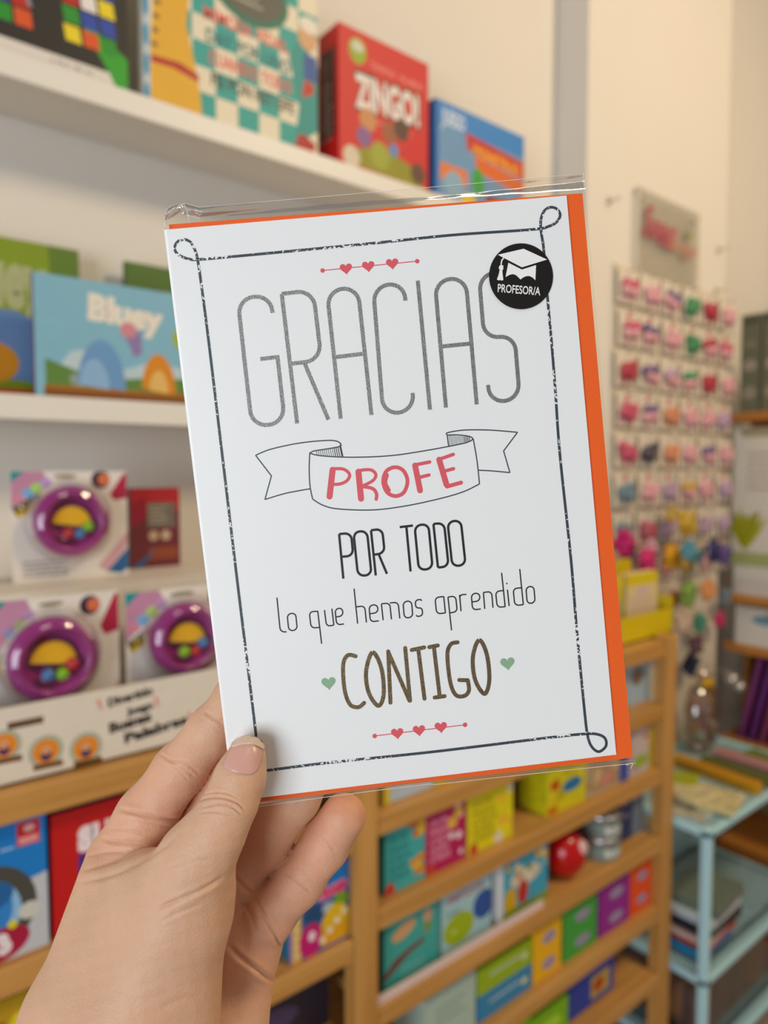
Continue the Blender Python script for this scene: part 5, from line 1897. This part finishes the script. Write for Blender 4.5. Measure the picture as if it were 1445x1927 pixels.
for k, (px, py, c, nm) in enumerate(POM):
    off = (.05, .092, .134)[{14: 0, 16: 0, 17: 1}.get(k, k % 3)]
    p = at_y(px, py, YP - off)
    r = .024 + .005 * ((k * 5) % 3)
    t = thing('pompom_hair_tie', '%s fluffy pompom hair tie hanging from the pillar panel' % nm, 'hair accessory', (p.x, p.y, p.z - r), 0, 'pompom hair ties on the pillar')
    mb = MB()
    random.seed(k)
    mb.blob((0, 0, r), r * .62, r * .6, r * .62, 14, 9, fuzz=.16)
    for q in range(6):
        g = q * 1.05 + k
        mb.blob((r * .75 * math.cos(g), -.006 * (q % 2), r + r * .7 * math.sin(g)), r * .5, r * .4, r * .42, 10, 7, fuzz=.16)
    mb.build('pompom', mat(c, .6, .25, 200), t, False)
    mb = MB()
    zt = p.z + r * .9
    gaps = [pz1 - .012 + .008 - q * .112 for q in range(9)]
    up = [g_ for g_ in gaps if g_ >= zt]
    zg = (min(up) if zt > gaps[-1] - .002 else zt + r * .1) - (p.z - r)
    zg += {8: .112, 19: .112}.get(k, 0)
    mb.tube([(0, 0, r * 1.5), (0, 0, zg - .004), (0, .004, zg), (0, off - .002, zg)], .0016, 6)
    mb.build('hook', mat('b5ae9f', .25, metal=.6, name='hook_metal'), t, True)

# ------------------------------------------------------------------ far shelving with magazine files
XF = XP1 + .10
fu = thing('bookcase', 'wooden bookcase with grey magazine files beyond the pillar', 'bookcase', (XF, .45, 0))
M_OAK = wood_mat('a86a24', 'c1823a', 'amber_wood', 1)
yl = at_x(1374, 780, XF).y - .45
fz = [at_x(1400, 776, XF).z, at_x(1400, 1120, XF).z, at_x(1400, 1395, XF).z]
z2 = at_x(1400, 1214, XF).z
for z in fz + [z2, .30, .08]:
    box_part('shelf', 0, .32, -.95, yl, z - .030, z, M_OAK, fu, .001)
box_part('side_panel', .20, .32, yl, yl + .02, 0, fz[0], M_OAK, fu, .001)
box_part('back_panel', .32, .33, -.95, yl + .02, 0, fz[0], mat('8f7a5c', .6), fu)
box_part('plinth', .01, .30, -.95, yl, 0, .05, M_OAK, fu)
box_part('kick_panel', 0.004, .02, -.95, yl, .10, .28, M_OAK, fu)


def far_box(name, label, cat, pxa, pxb, z, h, d, color, art=None, dx=.012, group=None):
    ya, yb = at_x(pxa, 900, XF).y, at_x(pxb, 900, XF).y     # ya > yb
    w = ya - yb
    t = thing(name, label, cat, (XF + dx, (ya + yb) / 2, z), -math.pi / 2, group)
    mb = MB()
    mb.box(-w / 2, w / 2, 0, d, 0, h, .001)
    mb.build('body', mat(color, .5), t)
    if art:
        A_ = Art(lambda u, v, k: (u - w / 2, -k, v), (w, h))
        A_.rect(.0005, .0005, w - .0005, h - .0005, color)
        art(A_, w, h)
        A_.build('front_print', t)
    return t


for k, (a, b) in enumerate(((1384, 1420), (1424, 1466), (1470, 1512), (1516, 1560))):
    hh = at_x(1400, 592, XF).z - fz[0]
    far_box('magazine_file', '%s grey green magazine file from the pillar, on the far bookcase' % ('first', 'second', 'third', 'fourth')[k], 'magazine file', a, b, fz[0], hh, .24, '6b6c58', lambda A_, w, h: (A_.rect(w * .1, h * .9, w * .9, h * .97, '4f5244'), A_.ell(w * .5, h * .48, w * .35, h * .06, 'a3988a'), A_.ell(w * .5, h * .2, w * .35, h * .07, '98907e'), A_.ell(w * .5, h * .7, w * .3, h * .04, '837f6c')), group='grey magazine files')
far_box('brochure', 'white brochure with yellow green leaves on the far bookcase', 'brochure', 1376, 1520, fz[1] + .10, fz[0] - fz[1] - .15, .012, 'dfd9ce',
        lambda A_, w, h: (A_.rect(0, 0, w, h * .10, 'aab07a'), [A_.ell(w * (.06 + .045 * i), h * (.24 + .02 * (i % 3)), w * .045, h * .13, ('a9a832', '95982a')[i % 2], rot=.5 - .17 * i) for i in range(7)], A_.ell(w * .62, h * .32, w * .08, h * .06, 'aaa63a'), A_.lines(w * .2, h * .8, w * .7, 6, h * .05, 'a89f92', seed=4), A_.rect(w * .1, h * .93, w * .9, h, 'a99f84')))
far_box('paper_box', 'white box of pale sheets beneath the leafy brochure', 'box', 1382, 1520, fz[1], .0995, .2, 'dcd7cf',
        lambda A_, w, h: [A_.rect(0, h * (.06 + .07 * i), w, h * (.075 + .07 * i), 'a89894') for i in range(8)])
far_box('paper_box', 'white box with a blue picture on the lower far shelf', 'box', 1388, 1520, z2, .13, .2, 'dcd7cd', lambda A_, w, h: (A_.ell(w * .45, h * .7, w * .2, h * .12, '6c94a8'), A_.ell(w * .55, h * .85, w * .1, h * .06, 'b39a3a')))
# purple sleeves leaning
for k in range(7):
    y = at_x(1388 + 20 * k, 1390, XF).y
    t = thing('purple_folder', '%s dark purple folder from the pillar, leaning in the far bookcase' % ('first', 'second', 'third', 'fourth', 'fifth', 'sixth', 'seventh')[k], 'folder', (XF + .02, y, fz[2]), 0, 'purple folders in the far rack')
    t.rotation_euler = (.20, 0, 0)
    fh_ = (z2 - .034 - fz[2]) - .004 * (k % 2)
    box_part('sleeve', 0, .2, -.007, .007, 0.001, fh_, mat(('4a2140', '5f2c58', '3a2348')[k % 3], .3), t, .001)
    box_part('edge_binding', -.002, .004, -.009, .009, 0.001, fh_, mat(('7d3f74', '6a3478', '8a4668')[k % 3], .3), t, .001)

# ------------------------------------------------------------------ pale blue trolley
YC = 0.772
cp = at_y(1335, 1568, YC)
XC, ZC0 = cp.x, cp.z
XC1, YC1 = XC + .62, YP - .03
ZC1 = at_y(1335, 1842, YC).z
M_BLUE = mat('b2dde6', .35, .03, name='pale_blue_enamel')
M_MESH = M_BLUE
cart = thing('trolley', 'pale blue metal trolley with mesh shelves next to the pine unit', 'trolley', ((XC + XC1) / 2, (YC + YC1) / 2, 0))
cw, cd_ = (XC1 - XC) / 2, (YC1 - YC) / 2
for sx_ in (-1, 1):
    for sy_ in (-1, 1):
        box_part('leg', min(sx_ * cw, sx_ * (cw - .023)), max(sx_ * cw, sx_ * (cw - .023)), min(sy_ * cd_, sy_ * (cd_ - .023)), max(sy_ * cd_, sy_ * (cd_ - .023)), 0.0, ZC0 + .005, M_BLUE, cart, .004)
for z in (ZC0, ZC1, .17):
    mt = M_MESH if z != ZC0 else M_MESH
    for s in (-1, 1):
        box_part('rim', -cw, cw, min(s * cd_, s * (cd_ - .02)), max(s * cd_, s * (cd_ - .02)), z - .018, z, M_BLUE, cart, .003)
        box_part('rim', min(s * cw, s * (cw - .02)), max(s * cw, s * (cw - .02)), -cd_, cd_, z - .018, z, M_BLUE, cart, .003)
    mb = MB()
    for i in range(46):
        x = -cw + .012 + (2 * cw - .024) * i / 45
        mb.box(x - .0011, x + .0011, -cd_ + .01, cd_ - .01, z - .004, z - .002)
    for i in range(30):
        y = -cd_ + .012 + (2 * cd_ - .024) * i / 29
        mb.box(-cw + .01, cw - .01, y - .0011, y + .0011, z - .002, z)
    tag(mb.build('wire_mesh', M_MESH, cart), None, None, None, 'stuff')
# upright mesh guard on the middle tier
mb = MB()
z = ZC1
for i in range(46):
    x = -cw + .012 + (2 * cw - .024) * i / 45
    mb.box(x - .0011, x + .0011, cd_ - .012, cd_ - .010, z, z + .11)
for i in range(14):
    zz = z + .008 * i
    mb.box(-cw + .01, cw - .01, cd_ - .011, cd_ - .009, zz - .0011, zz + .0011)
tag(mb.build('mesh_guard', M_MESH, cart), None, None, None, 'stuff')


def flat(name, label, cat, px, py, z, w, d, h, rz, color, art=None, group=None):
    p = at_z(px, py, z) if px > 10 else Vector((px, py, z))
    t = thing(name, label, cat, (p.x, p.y, z), rz, group)
    mb = MB()
    mb.box(-w / 2, w / 2, -d / 2, d / 2, 0, h, min(.003, h * .3))
    mb.build('packet', mat(color, .35), t)
    if art:
        A_ = Art(lambda u, v, k: (u - w / 2, v - d / 2, h + k), (w, d))
        art(A_, w, d)
        A_.build('top_print', t)
    return t


lace = lambda seed: (lambda A_, w, h: speck(A_, w, h, 110, ('e2d6aa', 'cfc08a', 'ada48c', 'efe6c8', '9c9684'), .003, .006, seed, .05, .95, .05, .95))
flat('sticker_packet', 'cream lacy sticker packet nearest the blue corner of the trolley', 'packet', 1338, 1506, ZC0 + .0065, .135, .135, .012, .2, 'cfc49a', lace(3))
flat('sticker_packet', 'cream lacy packet partly under the lime card', 'packet', 1294, 1492, ZC0 + .0195, .11, .12, .014, -.1, 'd2c8a0', lace(4))
flat('greeting_tag', 'lime green leaf card on the trolley packets', 'card', 1290, 1465, ZC0 + .0342, .075, .06, .003, .3, 'a4ac2c')
flat('sticker_packet', 'pale blue packet at the trolley front edge', 'packet', 1300, 1530, ZC0, .10, .09, .006, .1, '9fb3bd', lace(5))
flat('ruler_pack', 'long golden yellow pack lying across the trolley top', 'packet', 1.90, .905, ZC0, .24, .035, .03, 1.53, 'c2901c', lambda A_, w, h: A_.lines(w * .1, h * .5, w * .8, 2, h * .3, 'a97a14', seed=3))
flat('ruler_pack', 'dark green pack behind the golden yellow one', 'packet', 1.965, .88, ZC0, .19, .05, .025, 1.6, '5c6334')
flat('ruler_pack', 'rose pink pack at the back of the trolley top', 'packet', 2.04, .88, ZC0, .19, .05, .03, 1.55, 'ae8484')
flat('gift_bag', 'green and pink gift packet at the right of the trolley top', 'packet', 2.11, .86, ZC0, .12, .06, .022, 1.4, '6c7c3c')
# hanging clear bag with yellow ribbon
p = at_y(1320, 1385, YP - .11)
t = thing('candy_bag', 'clear plastic bag with yellow ribbon standing behind the packets', 'bag', (p.x, p.y, ZC0))
bh = at_y(1320, 1275, YP - .11).z - ZC0
mb = MB()
mb.lathe([(.0001, .001), (.05, .003), (.07, .05), (.072, bh * .6), (.05, bh * .86), (.014, bh * .93), (.04, bh * 1.03)], Matrix.Scale(.6, 4, (0, 1, 0)), 22)
mb.build('film', clear_mat('bag_film', .2, .7, (.86, .78, .72), .06, .6), t, True)
for k in range(16):
    mb = MB()
    mb.blob((rd.uniform(-.045, .045), rd.uniform(-.02, .02), .018 + rd.uniform(0, bh * .62)), .016, .014, .016, 10, 7)
    mb.build('sweet', mat(('b58f86', 'a8988a', 'b9aa98', '9c7f86')[k % 4], .25), t, True)
mb = MB()
mb.blob((0, -.012, bh * .93), .03, .012, .014, 10, 7)
mb.blob((.02, -.014, bh * .87), .012, .008, .03, 10, 7)
mb.build('ribbon', mat('c9a21c', .3), t, True)
for k, (px, py, c, nm) in enumerate(((1378, 1278, 'c9c7c0', 'silver'), (1392, 1292, 'b9b6b0', 'pewter'))):
    p = at_y(px, py, YP - .1)
    t = thing('bauble', '%s glossy bauble hanging by the purple folders' % nm, 'bauble', (p.x, p.y, p.z - .02))
    mb = MB(); mb.blob((0, 0, .02), .02, .02, .02, 14, 10); mb.build('globe', mat(c, .12, metal=.8, name='bauble_' + nm), t, True)
    mb = MB(); mb.tube([(0, 0, .038), (0, .05, .045), (0, .1, .046)], .0014, 5); mb.build('hook', mat('b5ae9f', .25, metal=.6, name='hook_metal'), t, True)
# middle tier: pile of books
PILE = (('2f86b8', 'bright blue', .02, .30), ('b8462c', 'rust red', .016, .26), ('c9b0ac', 'pale pink', .014, .20), ('23232c', 'black', .03, .18), ('c3ccd2', 'silver grey', .022, .20), ('6f7a70', 'grey green', .026, .24))
z = ZC1
for k, (c, nm, hh, ww) in enumerate(PILE):
    p = at_z(1316 + 4 * k, 1770, ZC1)
    t = thing('book', '%s book in the pile on the trolley mesh shelf' % nm, 'book', (p.x + .012 * (k % 2), p.y + .02, z), .05 * ((k % 3) - 1) + .05)
    box_part('cover', -.085, .085, -.065, .065, 0, hh, mat(c, .4), t, .002)
    box_part('pages', .07, .0856, -.06, .06, .003, hh - .003, mat('a9a498', .7), t)
    z += hh + .0005
# bottom tier: translucent crate
t = thing('storage_crate', 'clear plastic crate with wrapped goods on the lowest trolley tier', 'crate', ((XC + XC1) / 2, (YC + YC1) / 2, .170))
M_CR = clear_mat('crate_plastic', .12, .6, (.80, .80, .82), .1)
for s in (-1, 1):
    box_part('long_side', -.27, .27, min(s * .143, s * .140), max(s * .143, s * .140), 0, .24, M_CR, t)
    box_part('short_side', min(s * .27, s * .267), max(s * .27, s * .267), -.140, .140, 0, .24, M_CR, t)
box_part('bottom', -.267, .267, -.140, .140, 0, .003, M_CR, t)
for k in range(14):
    x, y = -.2 + .1 * (k % 5), -.088 + .088 * (k // 5)
    q = thing('wrapped_parcel', ('pale rose', 'grey', 'sage', 'sand', 'slate')[k % 5] + ' wrapped parcel in the clear crate, ' + ('front', 'middle', 'rear')[k // 5] + ' row', 'parcel', ((XC + XC1) / 2 + x, (YC + YC1) / 2 + y, .173), .2 * (k % 3 - 1))
    mb = MB(); mb.box(-.038, .038, -.035, .035, 0, .12 + .02 * (k % 3), .008)
    mb.build('wrapping', mat(('cdb2ae', 'b9b5b2', 'b2c0aa', 'd8c9b0', '9c9aa2')[k % 5], .4), q)
    mb = MB(); mb.box(-.0385, .0385, -.005, .005, -.0, .1205 + .02 * (k % 3)); mb.build('tape', mat('b3a99c', .3), q)
